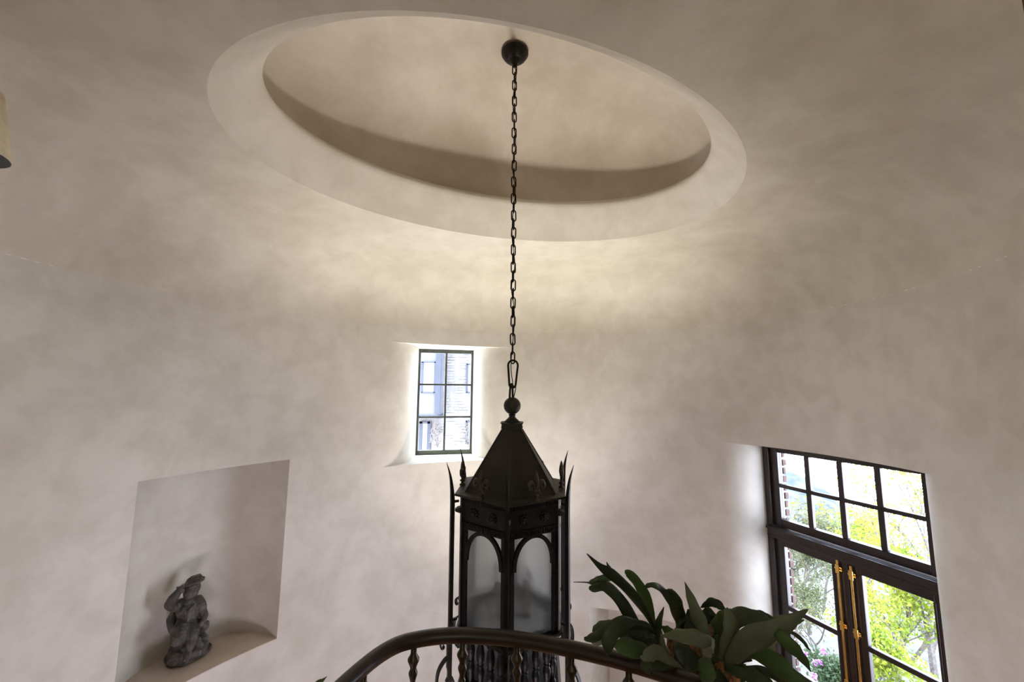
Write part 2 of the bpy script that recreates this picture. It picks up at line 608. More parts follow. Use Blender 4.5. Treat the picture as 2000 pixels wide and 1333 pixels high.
# niche shelf: its own warmer stone sill
bm = BM()
pl = [p + nout * 0.001 for p in arcn] + nback[::-1][1:-1]
lo_ = [bm.verts.new((p.x, p.y, CZ + Z_N0 + 0.0005)) for p in pl]
hi_ = [bm.verts.new((p.x, p.y, CZ + Z_N0 + 0.004)) for p in pl]
bm.faces.new(hi_); bm.faces.new(lo_[::-1])
for i in range(len(pl)):
    j = (i + 1) % len(pl)
    bm.faces.new((lo_[i], lo_[j], hi_[j], hi_[i]))
bmesh.ops.recalc_face_normals(bm, faces=bm.faces)
new('niche_shelf', bm, M_SHELF, wall)

# ceiling: cove + flat ring
NT = 256
def ring(bm, f):
    return [bm.verts.new(f(2 * PI * i / NT)) for i in range(NT)]
def skin(bm, rings):
    for a, b in zip(rings, rings[1:]):
        for i in range(NT):
            j = (i + 1) % NT
            bm.faces.new((a[i], a[j], b[j], b[i]))
def polar(r, th, z):
    return Vector((C.x + r * math.cos(th), C.y + r * math.sin(th), CZ + z))
bm = BM()
rings = []
CR = 0.72
for k in range(17):
    a = PI / 2 * k / 16
    hx, hz = 1 - math.cos(a), math.sin(a)
    rings.append(ring(bm, lambda th: polar(rad(RA, RB, RPHI, th) - CR * hx, th, Z_COVE + (Z_CEIL - 0.015 - Z_COVE) * hz)))
for k in range(1, 7):
    u = k / 6
    rings.append(ring(bm, lambda th: polar((rad(RA, RB, RPHI, th) - CR) * (1 - u) + rad(OA, OB, OPHI, th) * u, th, Z_CEIL - 0.015 * (1 - u))))
skin(bm, rings)
bmesh.ops.recalc_face_normals(bm, faces=bm.faces)
ceil = struct(new('ceiling', bm, M_CEIL, smooth=True))
bm = BM()
rings = []
prof = [(0, 0), (0.06, 0.07), (0.18, 0.20), (0.36, 0.38), (0.56, 0.57), (0.76, 0.76), (0.90, 0.90), (0.975, 0.985), (1.0, 1.06), (0.975, 1.13), (0.92, 1.17), (0.70, 1.185), (0.2, 1.19)]
for h, v in prof:
    rings.append(ring(bm, lambda th: polar(rad(OA, OB, OPHI, th) * (1 - h) + rad(IA, IB, IPHI, th) * h, th, Z_CEIL + (Z_RIM - Z_CEIL) * v)))
skin(bm, rings)
bmesh.ops.recalc_face_normals(bm, faces=bm.faces)
new('oculus_rim', bm, M_RIM, ceil, smooth=True)
bm = BM()
rings = []
zb = Z_CEIL + (Z_RIM - Z_CEIL) * 1.17
for k in range(25):
    a = PI / 2 * k / 24
    rho, hz = math.cos(a) ** 0.9, math.sin(a) ** 0.85
    if k == 24:
        rho = 0.004
    def f(th):
        return polar((rad(IA, IB, IPHI, th) + 0.06) * rho, th, zb + (Z_TOP - zb) * hz)
    rings.append(ring(bm, f))
skin(bm, rings)
bmesh.ops.recalc_face_normals(bm, faces=bm.faces)
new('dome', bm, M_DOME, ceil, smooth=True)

# lower floor, hall behind, landing
bm = BM()
box(bm, (0, 2.3, CZ + Z_FLOOR - 0.05), (7.2, 6.4, 0.1))
struct(new('floor', bm, M_FLOOR))
RAIL = [(-1.45, 0.62), (-0.90, 0.72), (-0.62, 0.90), (-0.535, 1.14), (-0.508, 1.286), (-0.464, 1.402), (-0.423, 1.474), (-0.37, 1.523), (-0.274, 1.556), (-0.18, 1.566), (-0.098, 1.562), (0.008, 1.549), (0.145, 1.515), (0.273, 1.473), (0.42, 1.413), (0.572, 1.33), (0.76, 1.20), (1.00, 1.05), (1.35, 0.90), (1.75, 0.85)]
bm = BM()
pts = catmull([(x, y, 0) for x, y in RAIL], 60)
edge = [p for p in pts] + [v2(1.9, 0.3), v2(1.2, 0.0), v2(0.9, -0.3), v2(-0.8, -0.5), v2(-1.4, 0.3)]
top = [bm.verts.new((p.x, p.y, CZ + Z_LAND)) for p in edge]
bot = [bm.verts.new((p.x, p.y, CZ + Z_LAND - 0.22)) for p in edge]
bm.faces.new(top); bm.faces.new(bot[::-1])
for i in range(len(edge)):
    j = (i + 1) % len(edge)
    bm.faces.new((top[i], bot[i], bot[j], top[j]))
bmesh.ops.recalc_face_normals(bm, faces=bm.faces)
fl2 = struct(new('floor_landing', bm, M_FLOOR))
bm = BM()
for c, s in (((0, -3.3, CZ + 0.0), (4.4, 0.12, 4.2)), ((-2.2, -1.5, CZ), (0.12, 3.6, 4.2)), ((2.2, -1.5, CZ), (0.12, 3.6, 4.2)), ((0, -1.6, CZ + 1.25), (4.4, 3.6, 0.1)), ((0, -1.9, CZ + Z_LAND - 0.1), (4.4, 2.9, 0.2)), ((-1.7, 0.25, CZ - 0.3), (1.0, 0.08, 3.2)), ((1.75, 0.25, CZ - 0.3), (0.9, 0.08, 3.2))):
    box(bm, c, s)
struct(new('wall_hall', bm, M_WALL))

# ------------------------------------------------------------------ small steel window
def frame_obj(P0, D, N):
    """local x along the frame, y outward, z up"""
    return Matrix(((D.x, N.x, 0, P0.x), (D.y, N.y, 0, P0.y), (0, 0, 1, CZ), (0, 0, 0, 1)))
WM = frame_obj(WF0, WD, WN)
WL = (WF1 - WF0).length
win = struct(empty('window_1'))
win.matrix_world = WM
def bars(name, items, material, parent, bev=0.002):
    bm = BM()
    for (x0, x1, z0, z1, y0, y1) in items:
        box(bm, ((x0 + x1) / 2, (y0 + y1) / 2, (z0 + z1) / 2), (x1 - x0, y1 - y0, z1 - z0), bev=bev)
    return new(name, bm, material, parent)
fw = 0.026
bars('window_frame', [(0, WL, Z_W1 - 0.045, Z_W1, 0, 0.05), (0, WL, Z_W0, Z_W0 + 0.05, 0, 0.05), (0, fw, Z_W0, Z_W1, -0.004, 0.054), (WL - fw, WL, Z_W0, Z_W1, -0.004, 0.054)], M_STEEL, win)
zc = [Z_W0 + 0.05, Z_W0 + 0.05 + 0.388, Z_W0 + 0.05 + 0.776, Z_W1 - 0.045]
bars('muntin', [(WL / 2 - 0.012, WL / 2 + 0.012, zc[0], zc[3], 0.004, 0.044)], M_STEEL, win)
for z in zc[1:3]:
    bars('muntin', [(fw, WL - fw, z - 0.011, z + 0.011, 0.006, 0.040)], M_STEEL, win)
for ix in range(2):
    for iz in range(3):
        x0, x1 = (fw, WL / 2 - 0.012) if ix == 0 else (WL / 2 + 0.012, WL - fw)
        bars('pane', [(x0, x1, zc[iz] + 0.011 * (iz > 0), zc[iz + 1] - 0.011 * (iz < 2), 0.022, 0.026)], M_GLASS, win, bev=0)

# ------------------------------------------------------------------ french door
DM = frame_obj(DF0, DD, DN)
door = struct(empty('door_1'))
door.matrix_world = DM
ZT, ZB = Z_D1 - 0.005, Z_FLOOR
bars('door_frame', [(0, 0.055, ZB, ZT, -0.03, 0.10), (DW - 0.055, DW, ZB, ZT, -0.03, 0.10), (0, DW, ZT - 0.04, ZT, -0.03, 0.10)], M_FRAME, door, 0.004)
# transom light
tz0, tz1 = -1.18, -0.575
sash = [(0.055, 0.125, -1.25, ZT - 0.04, 0.0, 0.06), (DW - 0.125, DW - 0.055, -1.25, ZT - 0.04, 0.0, 0.06), (0.125, DW - 0.125, tz1, ZT - 0.04, 0.0, 0.06), (0.125, DW - 0.125, -1.25, tz0, 0.0, 0.06)]
bars('transom_sash', sash, M_FRAME, door, 0.004)
gx0, gx1 = 0.125, DW - 0.125
cols = [gx0 + (gx1 - gx0) * k / 4 for k in range(5)]
zm = (tz0 + tz1) / 2 + 0.0
for k in (1, 2, 3):
    bm = BM()
    box(bm, (cols[k], 0.03, (tz0 + tz1) / 2), (0.022, 0.05, tz1 - tz0), bev=0.003)
    box(bm, (cols[k], 0.012, (tz0 + tz1) / 2), (0.042, 0.018, tz1 - tz0), bev=0.006)
    new('muntin', bm, M_FRAME, door)
bm = BM()
box(bm, ((gx0 + gx1) / 2, 0.03, zm), (gx1 - gx0, 0.05, 0.018), bev=0.003)
box(bm, ((gx0 + gx1) / 2, 0.012, zm), (gx1 - gx0, 0.018, 0.034), bev=0.005)
new('muntin', bm, M_FRAME, door)
for k in range(4):
    for a, b in ((tz0, zm - 0.009), (zm + 0.009, tz1)):
        bars('pane', [(cols[k] + 0.011 * (k > 0), cols[k + 1] - 0.011 * (k < 3), a, b, 0.03, 0.034)], M_GLASS, door, 0)
# transom bar with mouldings
bm = BM()
box(bm, (DW / 2, 0.015, -1.305), (DW - 0.04, 0.13, 0.10), bev=0.006)
box(bm, (DW / 2, -0.055, -1.268), (DW - 0.03, 0.035, 0.022), bev=0.006)
box(bm, (DW / 2, -0.045, -1.335), (DW - 0.03, 0.020, 0.018), bev=0.005)
new('transom_bar', bm, M_FRAME, door)
# leaves
zlr = [-1.42, -1.95, -2.475, -3.0]
DMID = 0.635
for x0, x1 in ((0.055, DMID - 0.004), (DMID + 0.004, DW - 0.055)):
    a, b = (x0 + 0.07, x1 - 0.095) if x0 < 0.3 else (x0 + 0.095, x1 - 0.07)
    bm = BM()
    for it in ((x0, a, ZB + 0.01, -1.355), (b, x1, ZB + 0.01, -1.355), (a, b, zlr[0], -1.355), (a, b, ZB + 0.01, zlr[3])):
        box(bm, ((it[0] + it[1]) / 2, 0.03, (it[2] + it[3]) / 2), (it[1] - it[0], 0.055, it[3] - it[2]), bev=0.003)
    for xx in (a, b):
        box(bm, (xx, 0.012, (zlr[0] + zlr[3]) / 2), (0.018, 0.03, zlr[0] - zlr[3]), bev=0.005)
    leaf = new('door_leaf', bm, M_FRAME, door)
    for z in zlr[1:3]:
        bm = BM()
        box(bm, ((a + b) / 2, 0.03, z), (b - a, 0.05, 0.020), bev=0.003)
        box(bm, ((a + b) / 2, 0.012, z), (b - a, 0.02, 0.040), bev=0.006)
        new('muntin', bm, M_FRAME, leaf)
    for k in range(3):
        bars('pane', [(a, b, zlr[k + 1] + 0.01, zlr[k] - 0.01 * (k > 0), 0.03, 0.034)], M_GLASS, leaf, 0)
bars('meeting_strip', [(DMID - 0.018, DMID + 0.018, ZB + 0.01, -1.36, -0.012, 0.01)], M_FRAME, door, 0.004)
# brass surface bolts
for xb, off in ((0.585, 0.0), (0.680, -0.01)):
    bm = BM()
    box(bm, (xb, -0.020, -2.02 + off), (0.017, 0.012, 1.32), bev=0.002)
    rod = new('brass_bolt', bm, M_BRASS, door)
    rod['label'] = 'long polished brass surface bolt'
    for z in (-1.43, -1.86, -2.29):
        bm = BM()
        box(bm, (xb, -0.020, z + off), (0.030, 0.024, 0.072), bev=0.004)
        box(bm, (xb, -0.010, z + off), (0.052, 0.006, 0.030), bev=0.002)
        for s in (-1, 1):
            lathe(bm, [(0.0, 0.0), (0.008, 0.002), (0.008, 0.008), (0, 0.011)], 10, Matrix.Translation((xb + s * 0.021, -0.008, z + off)) @ Matrix.Rotation(PI / 2, 4, 'X'))
        new('bolt_guide', bm, M_BRASS, rod)

# outer brick pier beside the door
pier = struct(empty('wall_outside'))
pier.matrix_world = DM
bars('mortar', [(-0.55, 0.078, ZB, 0.0, 0.112, 0.140)], M_MORTAR, pier, 0)
k = 0
z = ZB + 0.04
while z < -0.42:
    bars('brick', [(-0.05, 0.094 + rnd(-0.005, 0.005), z, z + 0.058, 0.11 + rnd(0, 0.006), 0.150 + (0.012 if k % 2 else 0))], M_BRICK, pier, 0.006)
    z += 0.077
    k += 1

# ------------------------------------------------------------------ railing
rail = tag(empty('stair_railing', (0, 1.4, CZ + Z_LAND)), 'curved dark polished mahogany handrail on slim turned bronze balusters in front of the lantern', 'railing')
def inrail(o):
    o.matrix_parent_inverse = rail.matrix_world.inverted() if False else Matrix.Translation(-Vector((0, 1.4, CZ + Z_LAND)))
    return o
RZ = -0.888
rp = catmull([(x, y, CZ + RZ) for x, y in RAIL], 150)
prof = []
for i in range(20):
    a = 2 * PI * i / 20
    c, s = math.cos(a), math.sin(a)
    prof.append((1.0 * c * (1.0 if s > -0.2 else 0.86), 0.92 * s if s > 0 else 1.05 * s))
bm = BM()
tube(bm, rp, 0.0262, prof=prof, upv=(0, 0, 1))
inrail(new('handrail', bm, M_WOOD, rail, smooth=True))
# balusters: walk along the rail path at the pixels seen
bal_prof = [(0.0165, 0.0), (0.0165, 0.03), (0.011, 0.04), (0.016, 0.06), (0.009, 0.075), (0.012, 0.12), (0.0175, 0.20), (0.0185, 0.27), (0.014, 0.36), (0.0095, 0.46), (0.0085, 0.52), (0.0135, 0.528), (0.0135, 0.536), (0.009, 0.545),
            (0.0085, 0.60), (0.0095, 0.64), (0.0125, 0.69), (0.0115, 0.712), (0.0105, 0.716), (0.0125, 0.722), (0.0125, 0.730), (0.009, 0.735), (0.0085, 0.742), (0.0115, 0.752), (0.0155, 0.766), (0.0160, 0.772), (0.0115, 0.782), (0.0105, 0.788), (0.0150, 0.800), (0.0205, 0.812), (0.0205, 0.818), (0.013, 0.830), (0.0105, 0.836), (0.0105, 0.86)]
bbm = BM()
lathe(bbm, bal_prof, 16)
for f in bbm.faces: f.smooth = True
bme = bpy.data.meshes.new('baluster')
bbm.to_mesh(bme); bbm.free()
bme.materials.append(M_BRONZE)
def balx(px):
    best = min(rp, key=lambda p: abs((1000 + F_PX * (p - CAM).dot(RT) / (p - CAM).dot(FW)) - px) if p.y > 1.0 else 1e9)
    return best
bpts = [balx(p) for p in (711, 806, 907, 1009, 1113, 1222)]
L = [0.0]
for a, b in zip(rp, rp[1:]):
    L.append(L[-1] + (b - a).length)
def s_of(p):
    return L[rp.index(p)]
def at_s(s):
    i = min(range(len(L)), key=lambda k: abs(L[k] - s))
    return rp[i]
sp = (s_of(bpts[-1]) - s_of(bpts[0])) / 5
extra = [at_s(s_of(bpts[0]) - sp * k) for k in range(1, 7) if s_of(bpts[0]) - sp * k > 0.05] + [at_s(s_of(bpts[-1]) + sp * k) for k in range(1, 7) if s_of(bpts[-1]) + sp * k < L[-1] - 0.05]
for p in bpts + extra:
    o = bpy.data.objects.new('baluster', bme)
    COL.objects.link(o)
    o.parent = rail
    o.location = (p.x, p.y - 1.4, 0)
    o.scale = (1, 1, (RZ - 0.02 - Z_LAND) / 0.86)

# ------------------------------------------------------------------ chain and canopy
AX = Vector((0.004, 2.3, 0))
zc_top = Z_TOP - 0.012
chain = tag(empty('hanging_chain', (AX.x, AX.y, CZ)), 'long black iron chain hanging from a round canopy in the ceiling dome', 'chain')
bm = BM()
lathe(bm, [(0.0, 0.0), (0.078, 0.0), (0.086, -0.004), (0.086, -0.011), (0.080, -0.017), (0.074, -0.030), (0.058, -0.046), (0.040, -0.056), (0.032, -0.058), (0.032, -0.063), (0.024, -0.067), (0.024, -0.073), (0.015, -0.080), (0.012, -0.100), (0.0, -0.104)], 40)
new('canopy', bm, M_IRON, chain, smooth=True, loc=(0, 0, zc_top))
def linkmesh(ln, wd, r, name, pear=0.0):
    pts = []
    h = ln / 2 - wd / 2
    for k in range(9):
        a = PI * k / 8
        pts.append((wd / 2 * math.cos(a), 0, h + wd / 2 * math.sin(a)))
    w2 = wd * (1 - pear)
    h2 = ln / 2 - w2 / 2
    for k in range(9):
        a = PI + PI * k / 8
        pts.append((w2 / 2 * math.cos(a), 0, -h2 + w2 / 2 * math.sin(a)))
    b = BM()
    tube(b, pts, r, 8, closed=True)
    for f in b.faces: f.smooth = True
    me = bpy.data.meshes.new(name)
    b.to_mesh(me); b.free()
    me.materials.append(M_IRON)
    return me
z0 = zc_top - 0.095
zend = 0.155
NL = 35
pitch = (z0 - zend) / NL
me = linkmesh(pitch + 0.0135, 0.026, 0.0041, 'link')
for i in range(NL):
    o = bpy.data.objects.new('link', me)
    COL.objects.link(o)
    o.parent = chain
    o.location = (rnd(-0.0012, 0.0012), 0, z0 - pitch * (i + 0.5))
    o.rotation_euler = (0, rnd(-0.03, 0.03), math.radians(22 + (68 if i % 2 else 0)) + rnd(-0.25, 0.25))
pm = linkmesh(0.158, 0.058, 0.0062, 'pear', 0.35)
o = new('pear_link', pm, None, chain, loc=(0.002, 0, 0.088))
o.rotation_euler = (0, 0.02, 0.25)
# the flex that runs through the links
bm = BM()
cp = [(0.0, 0, zc_top - 0.09)]
for i in range(60):
    z = z0 - (z0 - 0.02) * i / 59
    cp.append((0.009 * math.sin(i * 0.55 + 0.7 * math.sin(i * 0.31)), -0.006 + 0.006 * math.cos(i * 0.47), z))
cp += [(0.020, 0.004, 0.02), (0.012, 0.0, -0.03), (0.0, 0.0, -0.075)]
tube(bm, catmull(cp, 240), 0.0028, 6)
new('flex', bm, M_IRON, chain, smooth=True)

# ------------------------------------------------------------------ lantern
lan = tag(empty('hanging_lantern', (AX.x, AX.y, CZ)), 'large black iron six sided lantern with pyramid roof and frosted glass on the chain', 'lantern')
lan.rotation_euler = (math.radians(2.5), 0, 0)
ROT = math.radians(-90 - 3.5)
def hexp(r, k, z=0.0):
    a = ROT + PI / 3 * k
    return Vector((r * math.cos(a), r * math.sin(a), z))
def hexloft(bm, prof, cap_=False):
    rings = [[bm.verts.new(hexp(r, k, z)) for k in range(6)] for r, z in prof]
    fs = []
    for a, b in zip(rings, rings[1:]):
        for i in range(6):
            j = (i + 1) % 6
            fs.append(bm.faces.new((a[i], a[j], b[j], b[i])))
    if cap_:
        fs.append(bm.faces.new(rings[0])); fs.append(bm.faces.new(rings[-1]))
    bmesh.ops.recalc_face_normals(bm, faces=fs)
# loop and ball
bm = BM()
tube(bm, [(0.022 * math.sin(a) * (1 - 0.10 * (math.cos(a) > 0)), 0.006, -0.035 + 0.066 * math.cos(a)) for a in [2 * PI * i / 24 for i in range(24)]], 0.0066, 8, closed=True)
new('loop', bm, M_IRON, lan, smooth=True).rotation_euler = (0, 0, 1.15)
bm = BM()
bmesh.ops.create_uvsphere(bm, u_segments=28, v_segments=18, radius=0.049)
new('ball', bm, M_ROOFM, lan, smooth=True, loc=(0, 0, -0.093))
bm = BM()
lathe(bm, [(0.012, -0.138), (0.020, -0.142), (0.020, -0.148), (0.014, -0.151), (0.020, -0.154), (0.018, -0.158), (0.022, -0.161), (0.052, -0.188)], 24)
new('neck', bm, M_ROOFM, lan, smooth=True)
bm = BM()
hexloft(bm, [(0.03, -0.184), (0.073, -0.185), (0.073, -0.191), (0.067, -0.192), (0.067, -0.230), (0.03, -0.235)])
for k in range(6):
    p0, p1 = hexp(0.067, k), hexp(0.067, k + 1)
    for u in (0.28, 0.72):
        p = p0.lerp(p1, u)
        n = ((p0 + p1) / 2).normalized()
        M = Matrix.Translation((p.x, p.y, -0.213)) @ n.to_track_quat('Z', 'Y').to_matrix().to_4x4()
        lathe(bm, [(0.004, 0), (0.004, 0.002), (0, 0.004)], 8, M)
new('collar', bm, M_ROOFM, lan, sharp=25)
bm = BM()
hexloft(bm, [(0.066, -0.228), (0.275, -0.538)])
for k in range(6):
    tube(bm, [hexp(0.067, k, -0.229), hexp(0.276, k, -0.538)], 0.004, 6)
new('roof', bm, M_ROOFM, lan)
bm = BM()
hexloft(bm, [(0.20, -0.534), (0.333, -0.541), (0.336, -0.547), (0.333, -0.552), (0.20, -0.552)])
new('roof_flange', bm, M_ROOFM, lan)
# frieze
ZF0, ZF1 = -0.714, -0.552
RBD = 0.296
bm = BM()
hexloft(bm, [(RBD - 0.02, ZF1), (RBD, ZF1), (RBD, ZF0), (RBD - 0.02, ZF0), (RBD - 0.02, ZF1)])
new('frieze', bm, M_IRON, lan)
def side(k, u, r=RBD):
    p0, p1 = hexp(r, k), hexp(r, k + 1)
    n = ((p0 + p1) / 2).normalized()
    return p0.lerp(p1, u), n
rb = BM()
lathe(rb, [(0.0, 0.016), (0.008, 0.014), (0.010, 0.008), (0.010, 0.0)], 12)
for i in range(8):
    a = 2 * PI * i / 8
    g = bmesh.ops.create_icosphere(rb, subdivisions=1, radius=0.0095)['verts']
    bmesh.ops.scale(rb, vec=(1.15, 0.8, 0.55), verts=g)
    bmesh.ops.transform(rb, matrix=Matrix.Rotation(a, 4, 'Z') @ Matrix.Translation((0.017, 0, 0.005)), verts=g)
for f in rb.faces: f.smooth = True
rme = bpy.data.meshes.new('rosette'); rb.to_mesh(rme); rb.free(); rme.materials.append(M_ROOFM)
for k in range(6):
    for zz in (ZF1 - 0.018, ZF0 + 0.014):
        bm = BM()
        p0, p1 = hexp(RBD, k), hexp(RBD, k + 1)
        n = ((p0 + p1) / 2).normalized(); t = (p1 - p0).normalized()
        M0 = Matrix((( t.x, n.x, 0, 0), (t.y, n.y, 0, 0), (0, 0, 1, 0), (0, 0, 0, 1)))
        c = (p0 + p1) / 2
        for j in range(26):
            u = 0.06 + 0.88 * j / 25
            p = p0.lerp(p1, u) + n * 0.004
            box(bm, (0, 0, 0), (0.0065, 0.010, 0.022), Matrix.Translation((p.x, p.y, zz)) @ M0)
        for dz in (-0.014, 0.014):
            p = c + n * 0.004
            box(bm, (0, 0, 0), (RBD * 0.94, 0.008, 0.004), Matrix.Translation((p.x, p.y, zz + dz)) @ M0)
        new('beaded_strip', bm, M_IRON, lan)
    for u in (0.30, 0.70):
        p, n = side(k, u)
        o = bpy.data.objects.new('rosette', rme)
        COL.objects.link(o); o.parent = lan
        o.location = (p.x, p.y, -0.630)
        o.rotation_euler = n.to_track_quat('Z', 'Y').to_euler()
# corner bosses
for k in range(6):
    d = hexp(1, k)
    bm = BM()
    q = d.to_track_quat('Z', 'Y').to_matrix().to_4x4()
    M = Matrix.Translation(d * (RBD + 0.004) + Vector((0, 0, -0.625))) @ q @ Matrix.Rotation(PI / 4, 4, 'Z')
    lathe(bm, [(0.020, -0.01), (0.020, 0.010), (0.010, 0.028), (0, 0.031)], 4, M)
    new('corner_boss', bm, M_ROOFM, lan)
    # upright corner bars
    ZG = -1.212
    bm = BM()
    q2 = Matrix.Rotation(ROT + PI / 3 * k, 4, 'Z')
    box(bm, (RBD - 0.008, 0, (ZF1 + ZG) / 2), (0.022, 0.026, ZF1 - ZG), q2, bev=0.003)
    for s in (-1, 1):
        p0, p1 = (hexp(RBD - 0.008, k), hexp(RBD - 0.008, (k + s) % 6))
        c = p0.lerp(p1, 0.085)
        t = (p1 - p0).normalized()
        M0 = Matrix(((t.x, -t.y, 0, c.x), (t.y, t.x, 0, c.y), (0, 0, 1, 0), (0, 0, 0, 1)))
        box(bm, (0, 0, (ZF0 + ZG) / 2), (0.022, 0.012, ZF0 - ZG), M0, bev=0.002)
    new('corner_bar', bm, M_IRON, lan)
# arches, glass
GR = RBD - 0.018
for k in range(6):
    p0, p1 = hexp(GR, k), hexp(GR, k + 1)
    t = (p1 - p0).normalized(); n = ((p0 + p1) / 2).normalized()
    c = (p0 + p1) / 2
    hw = (p1 - p0).length / 2 - 0.026
    bm = BM()
    vs = [bm.verts.new((c + t * a + Vector((0, 0, z)))) for a, z in ((-hw - 0.01, ZG), (hw + 0.01, ZG), (hw + 0.01, ZF0 + 0.005), (-hw - 0.01, ZF0 + 0.005))]
    f = bm.faces.new(vs)
    r = bmesh.ops.extrude_face_region(bm, geom=[f])
    bmesh.ops.translate(bm, vec=n * -0.003, verts=[v for v in r['geom'] if isinstance(v, bmesh.types.BMVert)])
    bmesh.ops.recalc_face_normals(bm, faces=bm.faces)
    new('glass_panel', bm, M_FROST, lan)
    bm = BM()
    pa = []
    zs = ZF0 - 0.160
    for i in range(25):
        a = PI * i / 24
        pa.append(c + n * 0.012 + t * (-math.cos(a) * (hw - 0.002)) + Vector((0, 0, zs + 0.155 * math.sin(a) ** 0.9)))
    tube(bm, pa, 1.0, prof=[(0.010, 0.008), (-0.010, 0.008), (-0.010, -0.008), (0.010, -0.008)], upv=(n.x, n.y, 0.001))
    new('arch', bm, M_IRON, lan)
# fleur de lis
fb = BM()
def bead(bm, c, s, r=1.0):
    g = bmesh.ops.create_uvsphere(bm, u_segments=12, v_segments=8, radius=1.0)['verts']
    bmesh.ops.scale(bm, vec=s, verts=g)
    bmesh.ops.translate(bm, vec=c, verts=g)
lathe(fb, [(0.013, 0), (0.013, 0.006), (0.007, 0.010), (0.006, 0.018), (0.012, 0.021), (0.012, 0.025), (0.006, 0.029), (0.006, 0.036)], 12)
lathe(fb, [(0.004, 0.045), (0.0075, 0.055), (0.0105, 0.075), (0.0085, 0.098), (0.004, 0.116), (0, 0.126)], 12)
box(fb, (0, 0, 0.043), (0.030, 0.012, 0.010), bev=0.003)
for s in (-1, 1):
    pts = [(0.004 * s, 0, 0.045), (0.011 * s, 0, 0.062), (0.020 * s, 0, 0.076), (0.032 * s, 0, 0.076), (0.039 * s, 0, 0.064), (0.034 * s, 0, 0.053), (0.025 * s, 0, 0.055), (0.025 * s, 0, 0.062)]
    tube(fb, catmull(pts, 22), lerpl([0.005, 0.007, 0.0085, 0.0085, 0.007, 0.0065, 0.0065, 0.005], 22), 8)
    pts = [(0.004 * s, 0, 0.042), (0.009 * s, 0, 0.034), (0.017 * s, 0, 0.028), (0.022 * s, 0, 0.032)]
    tube(fb, catmull(pts, 10), [0.0045] * 11, 6)
for f in fb.faces: f.smooth = True
fme = bpy.data.meshes.new('fleur'); fb.to_mesh(fme); fb.free(); fme.materials.append(M_FLEUR)
for k in range(6):
    p, n = side(k, 0.5, 0.322)
    o = bpy.data.objects.new('fleur_de_lis', fme)
    COL.objects.link(o); o.parent = lan
    o.location = (p.x, p.y, -0.5435)
    o.scale = (1.15, 1.3, 1.2)
    o.rotation_euler = (0, 0, math.atan2(n.y, n.x) + PI / 2)
# outer posts with curved spikes and scrolls
ZPB = -1.50
for k in range(6):
    q2 = Matrix.Rotation(ROT + PI / 3 * k, 4, 'Z')
    bm = BM()
    pts = [(0.345, 0, ZPB), (0.345, 0, -1.2), (0.345, 0, -0.9), (0.345, 0, -0.62), (0.346, 0, -0.56), (0.351, 0, -0.50), (0.361, 0, -0.44), (0.381, 0, -0.375)]
    pp = catmull(pts, 42)
    wd = [1.0 if p.z < -0.56 else max(0.10, min(1.0, (-0.372 - p.z) / 0.188) ** 0.75 if p.z < -0.3725 else 0.10) for p in pp]
    tube(bm, pp, wd, prof=[(0.010, 0.010), (-0.010, 0.010), (-0.010, -0.010), (0.010, -0.010)], upv=(0, 1, 0))
    for zz in (-0.58, -1.17):
        box(bm, (0.325, 0, zz), (0.03, 0.012, 0.012), bev=0.002)
    bmesh.ops.transform(bm, matrix=q2, verts=bm.verts)
    post = new('post', bm, M_IRON, lan)
    bm = BM()
    sc_pts = [(0.357, 0, -1.40), (0.357, 0, -1.33), (0.360, 0, -1.278), (0.368, 0, -1.258), (0.383, 0, -1.256), (0.394, 0, -1.272), (0.392, 0, -1.292), (0.380, 0, -1.295), (0.376, 0, -1.284)]
    tube(bm, catmull(sc_pts, 34), 1.0, prof=[(0.010, 0.003), (-0.010, 0.003), (-0.010, -0.003), (0.010, -0.003)], upv=(1, 0.0, 0.001))
    sc2 = [(0.345, 0, -1.345), (0.372, 0, -1.358), (0.402, 0, -1.40), (0.410, 0, -1.46), (0.395, 0, -1.51), (0.360, 0, -1.53), (0.328, 0, -1.51), (0.325, 0, -1.465), (0.345, 0, -1.445), (0.360, 0, -1.465)]
    tube(bm, catmull(sc2, 40), 1.0, prof=[(0.011, 0.005), (-0.011, 0.005), (-0.011, -0.005), (0.011, -0.005)], upv=(1, 0.0, 0.001))
    bmesh.ops.transform(bm, matrix=q2, verts=bm.verts)
    new('scroll', bm, M_IRON, lan)
# lower gallery
bm = BM()
hexloft(bm, [(RBD - 0.05, ZG + 0.005), (RBD + 0.02, ZG), (RBD + 0.022, ZG - 0.008), (RBD - 0.015, ZG - 0.046), (RBD - 0.06, ZG - 0.046), (RBD - 0.05, ZG + 0.005)])
new('gallery_rail', bm, M_IRON, lan)
bm = BM()
hexloft(bm, [(RBD - 0.07, -1.50), (RBD + 0.0, -1.50), (RBD + 0.02, -1.54), (RBD - 0.02, -1.60), (0.12, -1.70), (0.03, -1.82)], True)
new('base_tray', bm, M_IRON, lan)
for k in range(6):
    p0, p1 = hexp(RBD - 0.085, k), hexp(RBD - 0.085, k + 1)
    n = ((p0 + p1) / 2).normalized()
    bm = BM()
    vs = [bm.verts.new(p + Vector((0, 0, z))) for p, z in ((p0, -1.50), (p1, -1.50), (p1, ZG - 0.03), (p0, ZG - 0.03))]
    f = bm.faces.new(vs)
    q = bmesh.ops.extrude_face_region(bm, geom=[f])
    bmesh.ops.translate(bm, vec=n * -0.003, verts=[v for v in q['geom'] if isinstance(v, bmesh.types.BMVert)])
    bmesh.ops.recalc_face_normals(bm, faces=bm.faces)
    new('gallery_glass', bm, M_FROST, lan)
sb = BM()
